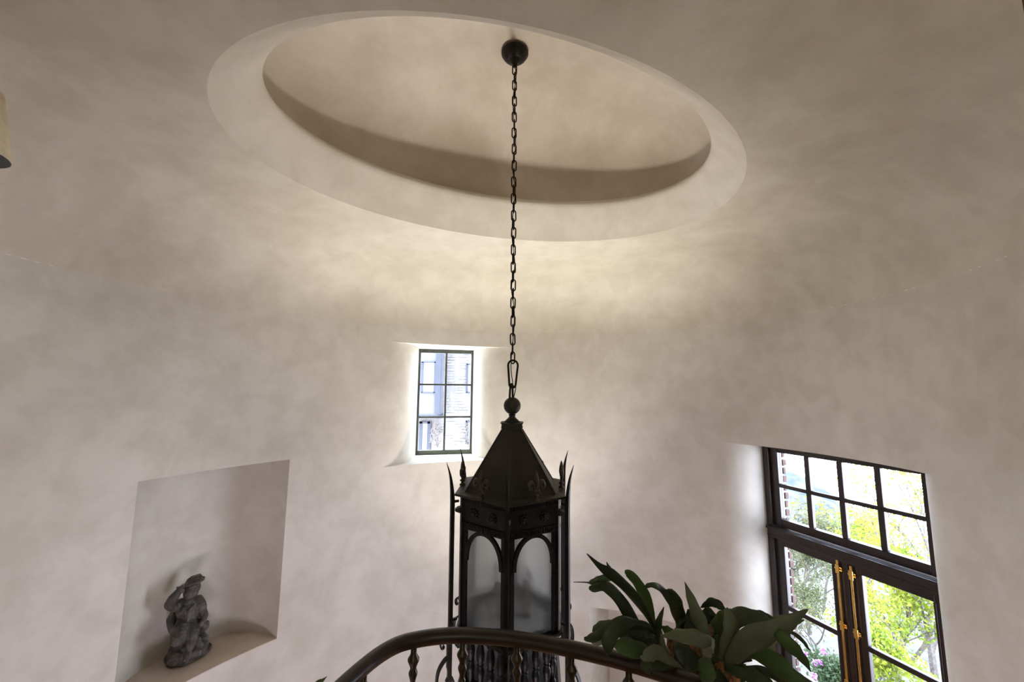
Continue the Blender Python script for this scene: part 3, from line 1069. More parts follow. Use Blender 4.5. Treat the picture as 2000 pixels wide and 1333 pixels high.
lathe(sb, [(0.016, 0), (0.016, 0.02), (0.010, 0.03), (0.013, 0.06), (0.0185, 0.10), (0.018, 0.12), (0.012, 0.135), (0.012, 0.14), (0.015, 0.143), (0.015, 0.148), (0.012, 0.152), (0.012, 0.156), (0.018, 0.175), (0.0195, 0.205), (0.016, 0.235), (0.011, 0.255), (0.011, 0.262), (0.016, 0.266), (0.016, 0.28)], 14)
for f in sb.faces: f.smooth = True
sme = bpy.data.meshes.new('spindle'); sb.to_mesh(sme); sb.free(); sme.materials.append(M_IRON)
for k in range(6):
    for u in (0.14, 0.38, 0.62, 0.86):
        p, n = side(k, u, RBD - 0.035)
        o = bpy.data.objects.new('spindle', sme)
        COL.objects.link(o); o.parent = lan
        o.location = (p.x, p.y, -1.505)
        o.scale = (1.12, 1.12, 0.90)
# candles
cr0 = [(0.10, 0.25), (0.13, 2.3), (0.13, 4.2), (0.13, 5.3)]
bm = BM()
lathe(bm, [(0.012, -1.235), (0.012, -1.17), (0.03, -1.16), (0.012, -1.15), (0.004, -1.13)], 12)
for r, a in cr0:
    tube(bm, catmull([(0, 0, -1.20), (r * 0.5 * math.cos(a), r * 0.5 * math.sin(a), -1.215), (r * math.cos(a), r * math.sin(a), -1.185)], 10), 0.006, 6)
    lathe(bm, [(0.006, -1.19), (0.03, -1.178), (0.032, -1.172), (0.01, -1.174)], 14, Matrix.Translation((r * math.cos(a), r * math.sin(a), 0)))
new('candle_arms', bm, M_IRON, lan)
for r, a in cr0:
    bm = BM()
    lathe(bm, [(0.0125, 0), (0.0125, 0.108), (0.009, 0.111), (0.0, 0.111)], 14)
    cndl = new('candle_sleeve', bm, M_CANDLE, lan, smooth=True, loc=(r * math.cos(a), r * math.sin(a), -1.176))
    bm = BM()
    lathe(bm, [(0.007, 0.109), (0.010, 0.116), (0.0165, 0.132), (0.017, 0.145), (0.011, 0.166), (0.004, 0.186), (0, 0.193)], 14)
    new('candle_bulb', bm, M_BULB, cndl, smooth=True)

# ------------------------------------------------------------------ statue in the niche
SB = px_z(365, 1286, Z_N0 + 0.004)
vd = Vector((SB.x, SB.y, 0)).normalized()             # away from the eye
SP = SB - CAM
def spt(zx, zy, dep):
    """figure laid out in its own upright plane facing the room; dep = towards the viewer, metres"""
    x, y = 300 + zx / 6.346, 1110 + zy / 6.346
    d = ray(x, y)
    s = (SP.dot(vd) - dep) / d.dot(vd)
    return d * s - SP
SS = SP.dot(vd) * 1.16 / (F_PX * 6.346)
statue = tag(empty('statue', SB), 'weathered dark grey stone statue of a hatted child on a rock in wall niche', 'statue')
def blob(segs, voxel, name, material, parent, smooth_it=4, disp=0.0, seed=0):
    bm = BM()
    for (a, ra), (b, rb_) in segs:
        d = (b - a).length
        n = max(1, int(d / (min(ra, rb_) * 0.35)))
        for i in range(n + 1):
            t = i / n
            g = bmesh.ops.create_icosphere(bm, subdivisions=2, radius=ra + (rb_ - ra) * t)['verts']
            bmesh.ops.translate(bm, vec=a.lerp(b, t), verts=g)
    me = bpy.data.meshes.new(name)
    bm.to_mesh(me); bm.free()
    tmp = bpy.data.objects.new('tmp', me)
    COL.objects.link(tmp)
    md = tmp.modifiers.new('r', 'REMESH'); md.mode = 'VOXEL'; md.voxel_size = voxel
    ms = tmp.modifiers.new('s', 'SMOOTH'); ms.iterations = smooth_it; ms.factor = 0.5
    dg = bpy.context.evaluated_depsgraph_get()
    res = bpy.data.meshes.new_from_object(tmp.evaluated_get(dg))
    bpy.data.objects.remove(tmp)
    if disp:
        bm = BM(); bm.from_mesh(res); bm.normal_update()
        for v in bm.verts:
            k = noise.fractal(v.co * 22 + Vector((seed, 0, 0)), 1.0, 2.0, 3)
            v.co += v.normal * disp * k
        bm.to_mesh(res); bm.free()
    for p in res.polygons: p.use_smooth = True
    res.materials.clear(); res.materials.append(material)
    return new(name, res, None, parent)
def cps(*lst):
    out = []
    for a, b in zip(lst, lst[1:]):
        out.append(((spt(*a[:3]), a[3] * SS), (spt(*b[:3]), b[3] * SS)))
    return out
fig = []
fig += cps((440, 690, 0.02, 70), (425, 600, 0.03, 66), (415, 510, 0.02, 72), (425, 450, 0.01, 66))           # trunk
fig += cps((345, 445, 0.02, 40), (520, 420, 0.0, 44))                                                         # shoulders
fig += cps((445, 420, 0.02, 38), (455, 360, 0.03, 36))                                                        # neck
fig += cps((462, 305, 0.045, 52), (482, 245, 0.035, 56))                                                      # head
fig += cps((452, 325, 0.085, 10), (460, 300, 0.085, 8))                                                       # nose
fig += cps((446, 345, 0.065, 18), (462, 348, 0.068, 17))                                                      # chin, mouth
fig += cps((478, 318, 0.07, 15), (474, 322, 0.07, 14)) + cps((432, 310, 0.07, 13), (434, 318, 0.07, 12))      # cheeks
fig += cps((335, 445, 0.02, 38), (270, 478, 0.03, 38), (215, 455, 0.05, 40))                                  # raised arm
fig += cps((207, 452, 0.05, 40), (245, 375, 0.07, 36), (305, 300, 0.08, 27), (335, 265, 0.08, 25))
fig += cps((335, 268, 0.08, 24), (352, 235, 0.08, 15), (372, 208, 0.08, 9))
fig += cps((322, 258, 0.08, 15), (290, 242, 0.08, 7))
fig += cps((340, 285, 0.095, 14), (368, 300, 0.095, 8)) + cps((345, 265, 0.095, 12), (376, 275, 0.095, 7))
fig += cps((545, 405, 0.0, 42), (578, 460, 0.02, 42), (598, 492, 0.03, 36))                                   # sleeve
fig += cps((600, 505, 0.03, 27), (628, 585, 0.05, 29), (618, 650, 0.07, 24), (592, 700, 0.08, 22))
fig += cps((590, 690, 0.08, 26), (562, 712, 0.09, 11)) + cps((588, 705, 0.09, 16), (575, 728, 0.09, 8))
fig += cps((610, 700, 0.08, 20), (645, 735, 0.07, 24), (660, 680, 0.06, 18))                                  # what the hand holds
fig += cps((375, 715, 0.05, 58), (325, 780, 0.11, 60), (312, 880, 0.15, 54))                                  # bent leg
fig += cps((312, 900, 0.13, 42), (330, 960, 0.04, 32), (370, 1010, 0.0, 26))
fig += cps((465, 720, 0.05, 58), (482, 790, 0.10, 50), (478, 850, 0.12, 42))                                  # straight leg
fig += cps((478, 850, 0.12, 40), (462, 940, 0.12, 37), (430, 1035, 0.13, 24), (418, 1085, 0.14, 26))
fig += cps((418, 1080, 0.15, 27), (408, 1125, 0.19, 22))
for q in range(5):
    fig += cps((382 + q * 13, 1138 - q * 3, 0.20, 7), (378 + q * 14, 1158 - q * 5, 0.21, 6))
figure = blob(fig, 0.0048, 'figure', M_STAT, statue, 1, 0.0012, 3)
hat = []
for i in range(22):
    a = 2 * PI * i / 22
    cx, cy = 500 + 112 * math.cos(a), 172 + 26 * math.sin(a) - 0.36 * 112 * math.cos(a)
    hat += cps((cx, cy, 0.02 + 0.05 * math.sin(a), 13 + 4 * math.sin(3 * a)), (500, 172, 0.015, 30))
hat += cps((485, 165, 0.0, 44), (545, 132, 0.0, 34)) + cps((596, 136, 0.02, 16), (620, 120, 0.02, 12))
blob(hat, 0.0048, 'hat', M_STAT, statue, 2, 0.005, 9)
hair = []
for i in range(18):
    a, b_ = rnd(0, 1), rnd(0, 1)
    hair += cps((402 + 34 * a, 200 + 100 * b_, 0.0 + rnd(0, 0.05), 15), (408 + 32 * a, 212 + 100 * b_, 0.01, 12))
for i in range(8):
    hair += cps((524 + rnd(-8, 10), 195 + i * 14, 0.0, 13), (522, 208 + i * 12, 0.015, 11))
blob(hair, 0.0042, 'hair', M_STAT, statue, 1, 0.003, 5)
folds = []
for i in range(7):
    folds += cps((520 - i * 6, 440 + i * 34, 0.070 - abs(i - 3) * 0.004, 6), (455 - i * 8, 515 + i * 32, 0.094, 7), (385 - i * 3, 590 + i * 22, 0.080, 5))
folds += cps((380, 690, 0.04, 58), (400, 745, 0.07, 52), (480, 735, 0.06, 54), (505, 690, 0.03, 40))
folds += cps((240, 560, -0.04, 22), (222, 640, -0.04, 34), (245, 740, -0.03, 38), (275, 820, -0.02, 26))
blob(folds, 0.0048, 'drapery', M_STAT, statue, 1, 0.003, 12)
rock = []
sidev = Vector((vd.y, -vd.x, 0))
for i in range(48):
    u = 2 * PI * i / 48
    wob = 1 + 0.06 * math.sin(3 * u + 1) + 0.04 * math.sin(7 * u)
    p = sidev * 0.122 * wob * math.cos(u) + vd * (0.105 * wob * math.sin(u) + 0.01)
    rock.append(((p + Vector((0, 0, 0.020)), 0.020), (p * 0.9 + Vector((0, 0, 0.036)), 0.018)))
    rock.append(((p * 0.85 + Vector((0, 0, 0.025)), 0.026), (Vector((0, 0, 0.03)), 0.03)))
rock += cps((250, 1060, 0.0, 46), (300, 980, -0.01, 50), (330, 900, -0.02, 50), (350, 820, -0.05, 60))
rock += cps((400, 780, -0.06, 70), (400, 900, -0.05, 85), (380, 1020, 0.0, 85))
rock += cps((500, 800, -0.05, 60), (520, 900, -0.04, 75), (520, 1010, 0.01, 70))
rock += cps((590, 790, -0.03, 28), (585, 850, -0.02, 34)) + cps((560, 880, -0.01, 46), (615, 880, 0.0, 34)) + cps((610, 960, 0.01, 40), (560, 1010, 0.03, 50)) + cps((540, 900, 0.05, 28), (570, 960, 0.06, 30))
rock += cps((470, 1070, 0.08, 44), (560, 1040, 0.08, 36)) + cps((260, 1130, 0.08, 46), (330, 1090, 0.05, 46))
rk = blob(rock, 0.006, 'rock', M_STAT, statue, 2, 0.006, 21)
for v in rk.data.vertices:
    if v.co.z < 0.001: v.co.z = 0.001

# ------------------------------------------------------------------ staghorn fern
PC = px_y(1364, 1262, 1.55)
fern = tag(empty('staghorn_fern', PC), 'large staghorn fern with forked grey green fronds spilling from a pot over the handrail', 'plant')
def frond(pts, mat_, thick=0.0022, cup=0.22, lobes=0.08, seed=0):
    """pts: (zx, zy, width_px, depth) in the plant's layout sketch"""
    n = 22
    P = [px_y(1110 + a / 4, 1070 + b / 4, d) - PC for a, b, w_, d in pts]
    W = [w_ / 4 * d / F_PX for a, b, w_, d in pts]
    pc = catmull(P, n)
    ws = lerpl(W, n)
    # ease widths
    ws = [ws[0]] + [(ws[i - 1] + 2 * ws[i] + ws[i + 1]) / 4 for i in range(1, n)] + [ws[-1]]
    bm = BM()
    rings = []
    for i, p in enumerate(pc):
        t = (pc[min(i + 1, n)] - pc[max(i - 1, 0)]).normalized()
        view = (p + PC - CAM).normalized()
        s = t.cross(view).normalized()
        nn = s.cross(t).normalized()
        ww = ws[i] / 2 * (1 + lobes * math.sin(i * 0.9 + seed * 1.7))
        r = []
        for k in range(7):
            u = (k - 3) / 3
            wob = 0.10 * ww * math.sin(i * 1.1 + seed + (2.0 if u > 0 else 0)) * abs(u)
            tilt = 0.45 * math.sin(seed * 2.3 + i * 0.12) * u * ww
            r.append(bm.verts.new(p + s * (u * ww) + nn * (-cup * ww * (1 - u * u) + wob + tilt)))
        rings.append(r)
    for a, b in zip(rings, rings[1:]):
        for k in range(6):
            bm.faces.new((a[k], a[k + 1], b[k + 1], b[k]))
    me = bpy.data.meshes.new('frond')
    for f in bm.faces: f.smooth = True
    bm.to_mesh(me); bm.free()
    me.materials.append(mat_)
    o = new('frond', me, None, fern)
    md = o.modifiers.new('thick', 'SOLIDIFY'); md.thickness = thick; md.offset = 0
    return o
D, Mm, G, Wh = M_LEAFD, M_LEAFM, M_LEAFG, M_LEAFW
FR = [
 (D, [(690, 720, 14, 1.52), (668, 640, 18, 1.50), (600, 500, 48, 1.47), (480, 340, 74, 1.42), (340, 210, 74, 1.38), (240, 140, 42, 1.36), (145, 48, 5, 1.35)]),
 (D, [(345, 205, 30, 1.38), (320, 165, 30, 1.38), (298, 114, 4, 1.38)]),
 (Mm, [(700, 720, 14, 1.55), (668, 620, 22, 1.54), (640, 500, 62, 1.52), (590, 360, 78, 1.50), (530, 260, 70, 1.49), (470, 200, 50, 1.48), (440, 190, 20, 1.48)]),
 (D, [(690, 740, 30, 1.50), (610, 700, 60, 1.47), (520, 600, 82, 1.44), (430, 450, 84, 1.42), (350, 350, 84, 1.40), (270, 300, 66, 1.39), (200, 320, 60, 1.38), (160, 318, 14, 1.38)]),
 (Mm, [(330, 240, 40, 1.40), (270, 240, 44, 1.40), (215, 262, 48, 1.40), (165, 275, 22, 1.40)]),
 (D, [(170, 277, 12, 1.40), (120, 273, 6, 1.40), (40, 272, 3, 1.40)]),
 (D, [(860, 690, 40, 1.58), (872, 600, 62, 1.57), (855, 500, 100, 1.55), (825, 410, 104, 1.53), (800, 345, 70, 1.52), (795, 322, 20, 1.52)]),
 (D, [(830, 480, 50, 1.53), (780, 390, 50, 1.52), (720, 320, 46, 1.50), (660, 295, 34, 1.48), (620, 300, 30, 1.48), (602, 316, 8, 1.48)]),
 (G, [(1085, 720, 60, 1.40), (1055, 650, 80, 1.40), (1020, 560, 104, 1.41), (975, 440, 72, 1.42), (940, 350, 42, 1.43), (910, 268, 3, 1.44)]),
 (G, [(1110, 730, 60, 1.38), (1050, 720, 104, 1.36), (960, 705, 104, 1.33), (860, 692, 78, 1.31), (780, 692, 38, 1.30), (720, 692, 3, 1.29)]),
 (Wh, [(1085, 870, 46, 1.42), (1078, 800, 78, 1.41), (1088, 745, 108, 1.40), (1120, 700, 50, 1.40)]),
 (D, [(985, 720, 60, 1.55), (960, 620, 78, 1.56), (940, 540, 50, 1.57), (936, 482, 8, 1.57)]),
 (D, [(1070, 640, 60, 1.56), (1095, 560, 120, 1.56), (1090, 500, 90, 1.56), (1075, 468, 20, 1.56)]),
 (D, [(1035, 470, 4, 1.52), (1080, 445, 40, 1.50), (1130, 430, 62, 1.48), (1180, 450, 56, 1.46), (1222, 490, 26, 1.44)]),
 (G, [(1222, 486, 18, 1.43), (1258, 540, 80, 1.41), (1272, 620, 104, 1.40), (1256, 710, 96, 1.40), (1222, 800, 72, 1.42), (1190, 880, 40, 1.46)]),
 (Mm, [(1130, 720, 60, 1.52), (1180, 620, 120, 1.52), (1240, 570, 130, 1.53), (1300, 540, 110, 1.54)]),
 (D, [(1180, 700, 60, 1.56), (1260, 590, 130, 1.57), (1360, 535, 110, 1.58), (1450, 540, 90, 1.58), (1530, 570, 80, 1.58), (1610, 610, 30, 1.58)]),
 (D, [(1440, 540, 50, 1.60), (1500, 520, 46, 1.62), (1560, 545, 40, 1.63), (1640, 575, 14, 1.64)]),
 (Mm, [(1540, 590, 30, 1.62), (1620, 560, 36, 1.63), (1690, 548, 30, 1.64), (1740, 556, 6, 1.64)]),
 (G, [(1235, 940, 26, 1.44), (1290, 850, 104, 1.40), (1370, 760, 150, 1.36), (1480, 690, 146, 1.33), (1590, 645, 118, 1.31), (1690, 600, 108, 1.30), (1765, 553, 62, 1.29), (1830, 510, 38, 1.28), (1872, 484, 3, 1.28)]),
 (Mm, [(1720, 620, 40, 1.31), (1790, 585, 26, 1.32), (1842, 568, 5, 1.32)]),
 (Mm, [(1630, 660, 60, 1.30), (1690, 720, 100, 1.28), (1770, 800, 84, 1.27), (1840, 880, 56, 1.26), (1895, 972, 4, 1.25)]),
 (D, [(1680, 640, 14, 1.34), (1770, 680, 26, 1.34), (1835, 735, 26, 1.34), (1870, 785, 14, 1.34), (1892, 806, 3, 1.34)]),
 (Mm, [(1370, 860, 24, 1.42), (1450, 830, 80, 1.38), (1550, 855, 130, 1.35), (1640, 920, 134, 1.32), (1720, 990, 120, 1.30), (1830, 1060, 90, 1.28), (1930, 1110, 10, 1.26)]),
 (Wh, [(1320, 860, 30, 1.46), (1420, 780, 60, 1.46), (1520, 740, 90, 1.45), (1600, 720, 60, 1.44), (1640, 720, 8, 1.44)]),
 (Wh, [(1480, 800, 30, 1.46), (1540, 770, 60, 1.46), (1590, 790, 50, 1.46), (1600, 840, 10, 1.46)]),
 (D, [(1230, 950, 30, 1.40), (1330, 970, 80, 1.36), (1450, 1010, 110, 1.33), (1560, 1080, 100, 1.30), (1620, 1130, 10, 1.29)]),
 (D, [(1250, 940, 20, 1.44), (1400, 950, 40, 1.42), (1540, 970, 60, 1.40), (1700, 1040, 60, 1.38), (1800, 1090, 8, 1.36)]),
 (D, [(1230, 930, 20, 1.48), (1330, 890, 36, 1.48), (1430, 870, 26, 1.48)]),
 (Mm, [(1085, 865, 50, 1.34), (1075, 930, 118, 1.32), (1085, 990, 110, 1.31), (1070, 1040, 84, 1.30), (1060, 1080, 20, 1.30)]),
 (D, [(1150, 960, 60, 1.44), (1180, 1020, 90, 1.42), (1230, 1080, 60, 1.40)]),
 (Mm, [(1350, 900, 60, 1.52), (1352, 960, 80, 1.52), (1350, 1020, 60, 1.52), (1350, 1070, 30, 1.52)]),
 (D, [(690, 700, 14, 1.48), (620, 610, 34, 1.44), (530, 585, 34, 1.40), (440, 600, 96, 1.36), (360, 640, 120, 1.33), (320, 710, 96, 1.32), (310, 790, 76, 1.32), (312, 850, 8, 1.32)]),
 (D, [(430, 620, 50, 1.37), (320, 630, 76, 1.36), (230, 690, 64, 1.35), (160, 715, 44, 1.34), (122, 712, 14, 1.34)]),
 (Wh, [(330, 670, 30, 1.37), (280, 720, 40, 1.37), (220, 750, 26, 1.37), (180, 745, 8, 1.37)]),
 (Mm, [(350, 600, 50, 1.42), (270, 610, 60, 1.42), (215, 640, 50, 1.42), (190, 660, 10, 1.42)]),
 (Mm, [(720, 700, 20, 1.54), (640, 650, 40, 1.50), (580, 610, 34, 1.48), (530, 590, 8, 1.46)]),
 (D, [(700, 720, 40, 1.46), (600, 700, 90, 1.43), (490, 690, 90, 1.41), (400, 700, 50, 1.40)]),
 (D, [(730, 780, 60, 1.48), (640, 760, 80, 1.44), (560, 730, 90, 1.41), (480, 700, 50, 1.40)]),
 (Mm, [(680, 820, 40, 1.42), (600, 810, 90, 1.38), (500, 785, 118, 1.35), (410, 775, 100, 1.34), (358, 775, 12, 1.34)]),
 (G, [(900, 960, 20, 1.40), (790, 890, 60, 1.34), (700, 830, 96, 1.28), (640, 830, 90, 1.25), (590, 860, 44, 1.24), (560, 850, 8, 1.24)]),
 (Mm, [(720, 700, 40, 1.50), (690, 690, 70, 1.48), (640, 700, 60, 1.46), (620, 720, 10, 1.46)]),
 (D, [(720, 760, 30, 1.44), (700, 640, 54, 1.42), (715, 560, 40, 1.41), (748, 464, 3, 1.41)]),
 (G, [(830, 920, 26, 1.36), (770, 830, 40, 1.36), (735, 740, 36, 1.36), (728, 650, 6, 1.36)]),
 (Mm, [(900, 760, 40, 1.56), (820, 680, 60, 1.58), (760, 640, 54, 1.60), (725, 618, 8, 1.60)]),
 (D, [(1040, 900, 60, 1.46), (930, 860, 150, 1.44), (880, 800, 120, 1.44), (900, 720, 40, 1.46)]),
 (D, [(1060, 860, 60, 1.50), (1000, 800, 120, 1.50), (960, 740, 80, 1.50)]),
 (D, [(1190, 930, 60, 1.48), (1160, 840, 110, 1.48), (1150, 760, 90, 1.48), (1190, 700, 40, 1.48)]),
 (D, [(850, 660, 16, 1.54), (870, 590, 26, 1.54), (905, 560, 26, 1.54), (940, 545, 6, 1.54)]),
 (D, [(880, 940, 40, 1.40), (800, 900, 60, 1.36), (700, 900, 90, 1.33), (620, 900, 80, 1.31), (600, 940, 60, 1.30), (640, 990, 10, 1.30)]),
 (Mm, [(980, 1000, 20, 1.46), (900, 960, 40, 1.44), (860, 930, 10, 1.44)]),
]
for i, (m_, pts) in enumerate(FR):
    frond(pts, m_, seed=i * 1.37)
# pot, root ball
bm = BM()
lathe(bm, [(0.0, -0.235), (0.080, -0.235), (0.086, -0.22), (0.112, -0.045), (0.125, -0.045), (0.127, -0.005), (0.118, 0.0), (0.108, -0.005), (0.104, -0.03), (0.0, -0.03)], 36)
new('pot', bm, M_TERRA, fern, sharp=40, loc=(0, 0, -0.065))
mo = []
for i in range(46):
    a = rnd(0, 2 * PI); r = rnd(0, 0.085)
    p = Vector((r * math.cos(a), r * math.sin(a), rnd(-0.10, 0.02)))
    mo.append(((p, 0.02), (p + Vector((rnd(-.02, .02), rnd(-.02, .02), 0.02)), 0.015)))
for zx, zy, dd in ((800, 760, 1.49), (840, 800, 1.47), (1090, 640, 1.5), (1095, 680, 1.5), (820, 740, 1.5), (850, 880, 1.45)):
    p = px_y(1110 + zx / 4, 1070 + zy / 4, dd) - PC
    mo.append(((p, 0.018), (p * 0.5 + Vector((0, 0, -0.03)), 0.03)))
blob(mo, 0.006, 'root_ball', M_MOSS, fern, 1, 0.012, 31)
# iron ring bracket holding the pot on the railing
bm = BM()
ringz = PC.z - 0.065 - 0.055
tube(bm, [(PC.x + 0.118 * math.cos(a), PC.y + 0.118 * math.sin(a), ringz) for a in [2 * PI * i / 32 for i in range(32)]], 0.006, 8, closed=True)
near = min(rp, key=lambda p: (Vector((p.x, p.y, 0)) - Vector((PC.x, PC.y, 0))).length)
dirn = Vector((near.x - PC.x, near.y - PC.y, 0)).normalized()
tube(bm, [(PC.x + dirn.x * 0.118, PC.y + dirn.y * 0.118, ringz), (near.x, near.y, ringz + 0.01), (near.x, near.y, CZ + RZ - 0.02)], 0.006, 8)
inrail(new('pot_bracket', bm, M_IRON, rail))

# second plant, lower left, of which only one leaf tip shows
P2 = px_y(600, 1440, 1.9)
pl2 = tag(empty('potted_fern', P2), 'small green leaf tip poking in at the bottom edge left of the handrail', 'plant')
old = fern; oldPC = PC
fern = pl2; PC = P2
for i, pts in enumerate(([(-2010, 1300, 30, 1.9), (-1990, 1180, 50, 1.9), (-1960, 1070, 40, 1.9), (-1920, 1040, 20, 1.9), (-1886, 1008, 3, 1.9)],
                         [(-2050, 1320, 30, 1.9), (-2100, 1200, 50, 1.88), (-2180, 1120, 40, 1.85), (-2260, 1090, 4, 1.83)],
                         [(-2050, 1320, 30, 1.9), (-2090, 1230, 50, 1.95), (-2110, 1140, 40, 2.0), (-2120, 1080, 4, 2.05)])):
    frond(pts, M_LEAFM, seed=i + 3.0)
fern = old; PC = oldPC
bm = BM()
lathe(bm, [(0.0, -0.16), (0.055, -0.16), (0.078, 0.0), (0.084, 0.0), (0.084, 0.02), (0.074, 0.02), (0.070, 0.0), (0.0, -0.005)], 28)
new('pot', bm, M_TERRA, pl2, sharp=40)
bm = BM()
lathe(bm, [(0.10, -0.185), (0.10, -0.165), (0.03, -0.16)], 24)
lathe(bm, [(0.018, P2.z * -1 + 0.02), (0.018, -0.18)], 12)
lathe(bm, [(0.13, P2.z * -1 + 0.0), (0.12, P2.z * -1 + 0.03), (0.02, P2.z * -1 + 0.05)], 24)
new('stand', bm, M_IRON, pl2, sharp=40)

# ------------------------------------------------------------------ lampshade at the left edge, open door at the right edge
LP = px_y(-86, 292, 1.05)
lamp = tag(empty('pendant_lamp', LP), 'cream fabric lampshade seen from below, cut off by the left edge', 'lamp')
bm = BM()
lathe(bm, [(0.098, 0.0), (0.102, 0.004), (0.066, 0.20), (0.062, 0.20)], 40, cap=False)
new('lamp_shade', bm, M_SHADE, lamp, smooth=True)
bm = BM()
lathe(bm, [(0.097, 0.001), (0.062, 0.198), (0.0, 0.198)], 40, cap=False)
new('shade_lining', bm, M_SHADEIN, lamp, smooth=True)
bm = BM()
tube(bm, [(0, 0, 0.19), (0, 0, CZ + Z_CEIL + 0.0 - LP.z)], 0.003, 6)
lathe(bm, [(0.012, 0.10), (0.012, 0.2), (0.02, 0.205), (0, 0.205)], 12)
new('cord', bm, M_IRON, lamp)
dl_ = struct(empty('door_2'))
bm = BM()
a = px_y(1993, 0, 0.56)
box(bm, (a.x + 0.02, 0.34, CZ - 0.55), (0.04, 0.44, 2.36), bev=0.004)
new('door_leaf', bm, M_DOORW, dl_)

# ------------------------------------------------------------------ outdoors
def dpt(u, wv, z):
    """u along the door, wv outward from it"""
    p = DF0 + DD * u + DN * wv
    return Vector((p.x, p.y, CZ + z))
def ground_z(wv):
    return Z_FLOOR - 0.15 - wv * 0.36
# terrain falling away, then the far hillside
bm = BM()
NX, NY = 46, 40
rows = []
for j in range(NY + 1):
    wv = 0.5 + (j / NY) ** 2.0 * 59.5
    row = []
    for i in range(NX + 1):
        u = (i / NX - 0.5) * (14 + wv * 1.6) - wv * 0.60
        z = ground_z(wv)
        if wv > 25:
            q = (wv - 25) / 35
            zr = -11.5 - (u + 42) * 0.55
            z = ground_z(25) * (1 - q) + zr * q - 1.5 * math.sin(PI * q)
        z += 0.35 * noise.fractal(Vector((u * 0.12, wv * 0.12, 3)), 1, 2, 4) * (1 + wv * 0.05)
        row.append(bm.verts.new(dpt(u, wv, z)))
    rows.append(row)
for a, b in zip(rows, rows[1:]):
    for i in range(NX):
        bm.faces.new((a[i], a[i + 1], b[i + 1], b[i]))
bmesh.ops.recalc_face_normals(bm, faces=bm.faces)
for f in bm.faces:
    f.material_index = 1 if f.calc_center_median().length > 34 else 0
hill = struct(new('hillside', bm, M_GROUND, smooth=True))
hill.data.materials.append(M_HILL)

def tree(name, label, base, height, spread, nleaf, leafm, lsize, seed, depth=5, lean=(0, 0), trunk_r=0.06, leafcard=1.0, group=None):
    R = random.Random(seed)
    root = tag(empty(name, base), label, 'shrub' if 'shrub' in name else 'tree', group)
    bm = BM()
    tips = []
    def grow(p, d, ln, r, lv):
        n = 4
        pts = [p.copy()]
        q = p.copy(); dd = d.copy()
        for i in range(n):
            dd = (dd + Vector((R.uniform(-.16, .16), R.uniform(-.16, .16), R.uniform(-.04, .12)))).normalized()
            q = q + dd * ln / n
            pts.append(q.copy())
            if lv <= 2: tips.append((q.copy(), dd.copy()))
        tube(bm, pts, lerpl([r, r * 0.62], n), 5 if lv > 2 else 3, cap=False)
        if lv == 0: return
        k = 3 if lv > 1 else 3
        for i in range(k):
            a = R.uniform(0, 2 * PI)
            side_ = Vector((math.cos(a), math.sin(a), R.uniform(-0.1, 0.5)))
            nd = (dd * 1.0 + side_ * spread * R.uniform(0.6, 1.1)).normalized()
            st = pts[-1] if i < 2 else pts[R.choice((2, 3))]
            grow(st, nd, ln * R.uniform(0.62, 0.82), r * 0.58, lv - 1)
    grow(Vector((0, 0, 0)), Vector((lean[0], lean[1], 1)).normalized(), height * 0.36, trunk_r, depth)
    new('branches', bm, M_BARK, root)
    vs, fs = [], []
    for i in range(nleaf):
        p, d = R.choice(tips)
        p = p + Vector((R.gauss(0, .07), R.gauss(0, .07), R.gauss(0, .07)))
        s = lsize * R.uniform(0.5, 1.2)
        a = Vector((R.gauss(0, 1), R.gauss(0, 1), R.gauss(0, 1))).normalized()
        b = a.cross(Vector((R.gauss(0, 1), R.gauss(0, 1), R.gauss(0, 1)))).normalized()
        k = len(vs)
        vs += [p - a * s, p + b * s * 0.5, p + a * s, p - b * s * 0.5]
        fs.append((k, k + 1, k + 2, k + 3))
    me = bpy.data.meshes.new('foliage')
    me.from_pydata([tuple(v) for v in vs], [], fs)
    me.materials.append(leafm)
    o = new('foliage', me, None, root)
    o['kind'] = 'stuff'
    return root
tg = None
tree('tree', 'spring tree thick with yellow green leaves behind the right door leaf', dpt(-1.1, 4.0, ground_z(4.0)), 3.1, 0.8, 8000, M_YLEAF, 0.034, 11)
tree('pale_shrub', 'loose pale green bush behind the purple flowered shrub', dpt(-2.9, 5.0, ground_z(5.0) - 0.1), 2.0, 1.0, 6000, M_PLEAF, 0.026, 66, depth=5, trunk_r=0.03)
tree('yellow_shrub', 'low yellow green bush filling the foot of the right door leaf', dpt(-0.60, 2.75, ground_z(2.75) - 0.1), 1.7, 1.0, 5000, M_YLEAF, 0.032, 12, depth=4, trunk_r=0.03)
tree('tree', 'tall slim tree with sparse yellow leaves seen through the rightmost transom panes', dpt(-1.75, 6.4, ground_z(6.4)), 5.0, 0.5, 1500, M_YLEAF, 0.040, 23, trunk_r=0.07)
tree('tree', 'twiggy tree with pale green buds seen through the left door leaf', dpt(-4.1, 6.0, ground_z(6)), 2.9, 0.85, 9500, M_PLEAF, 0.030, 5)
tree('tree', 'bare grey twigged tree below the blue hillside in the second transom pane', dpt(-8.6, 13.0, ground_z(13)), 4.2, 0.6, 500, M_YLEAF, 0.07, 41)
tree('tree', 'yellow leaved tree low in the third transom pane', dpt(-5.3, 10.0, ground_z(10)), 3.6, 0.65, 3200, M_YLEAF, 0.05, 77)
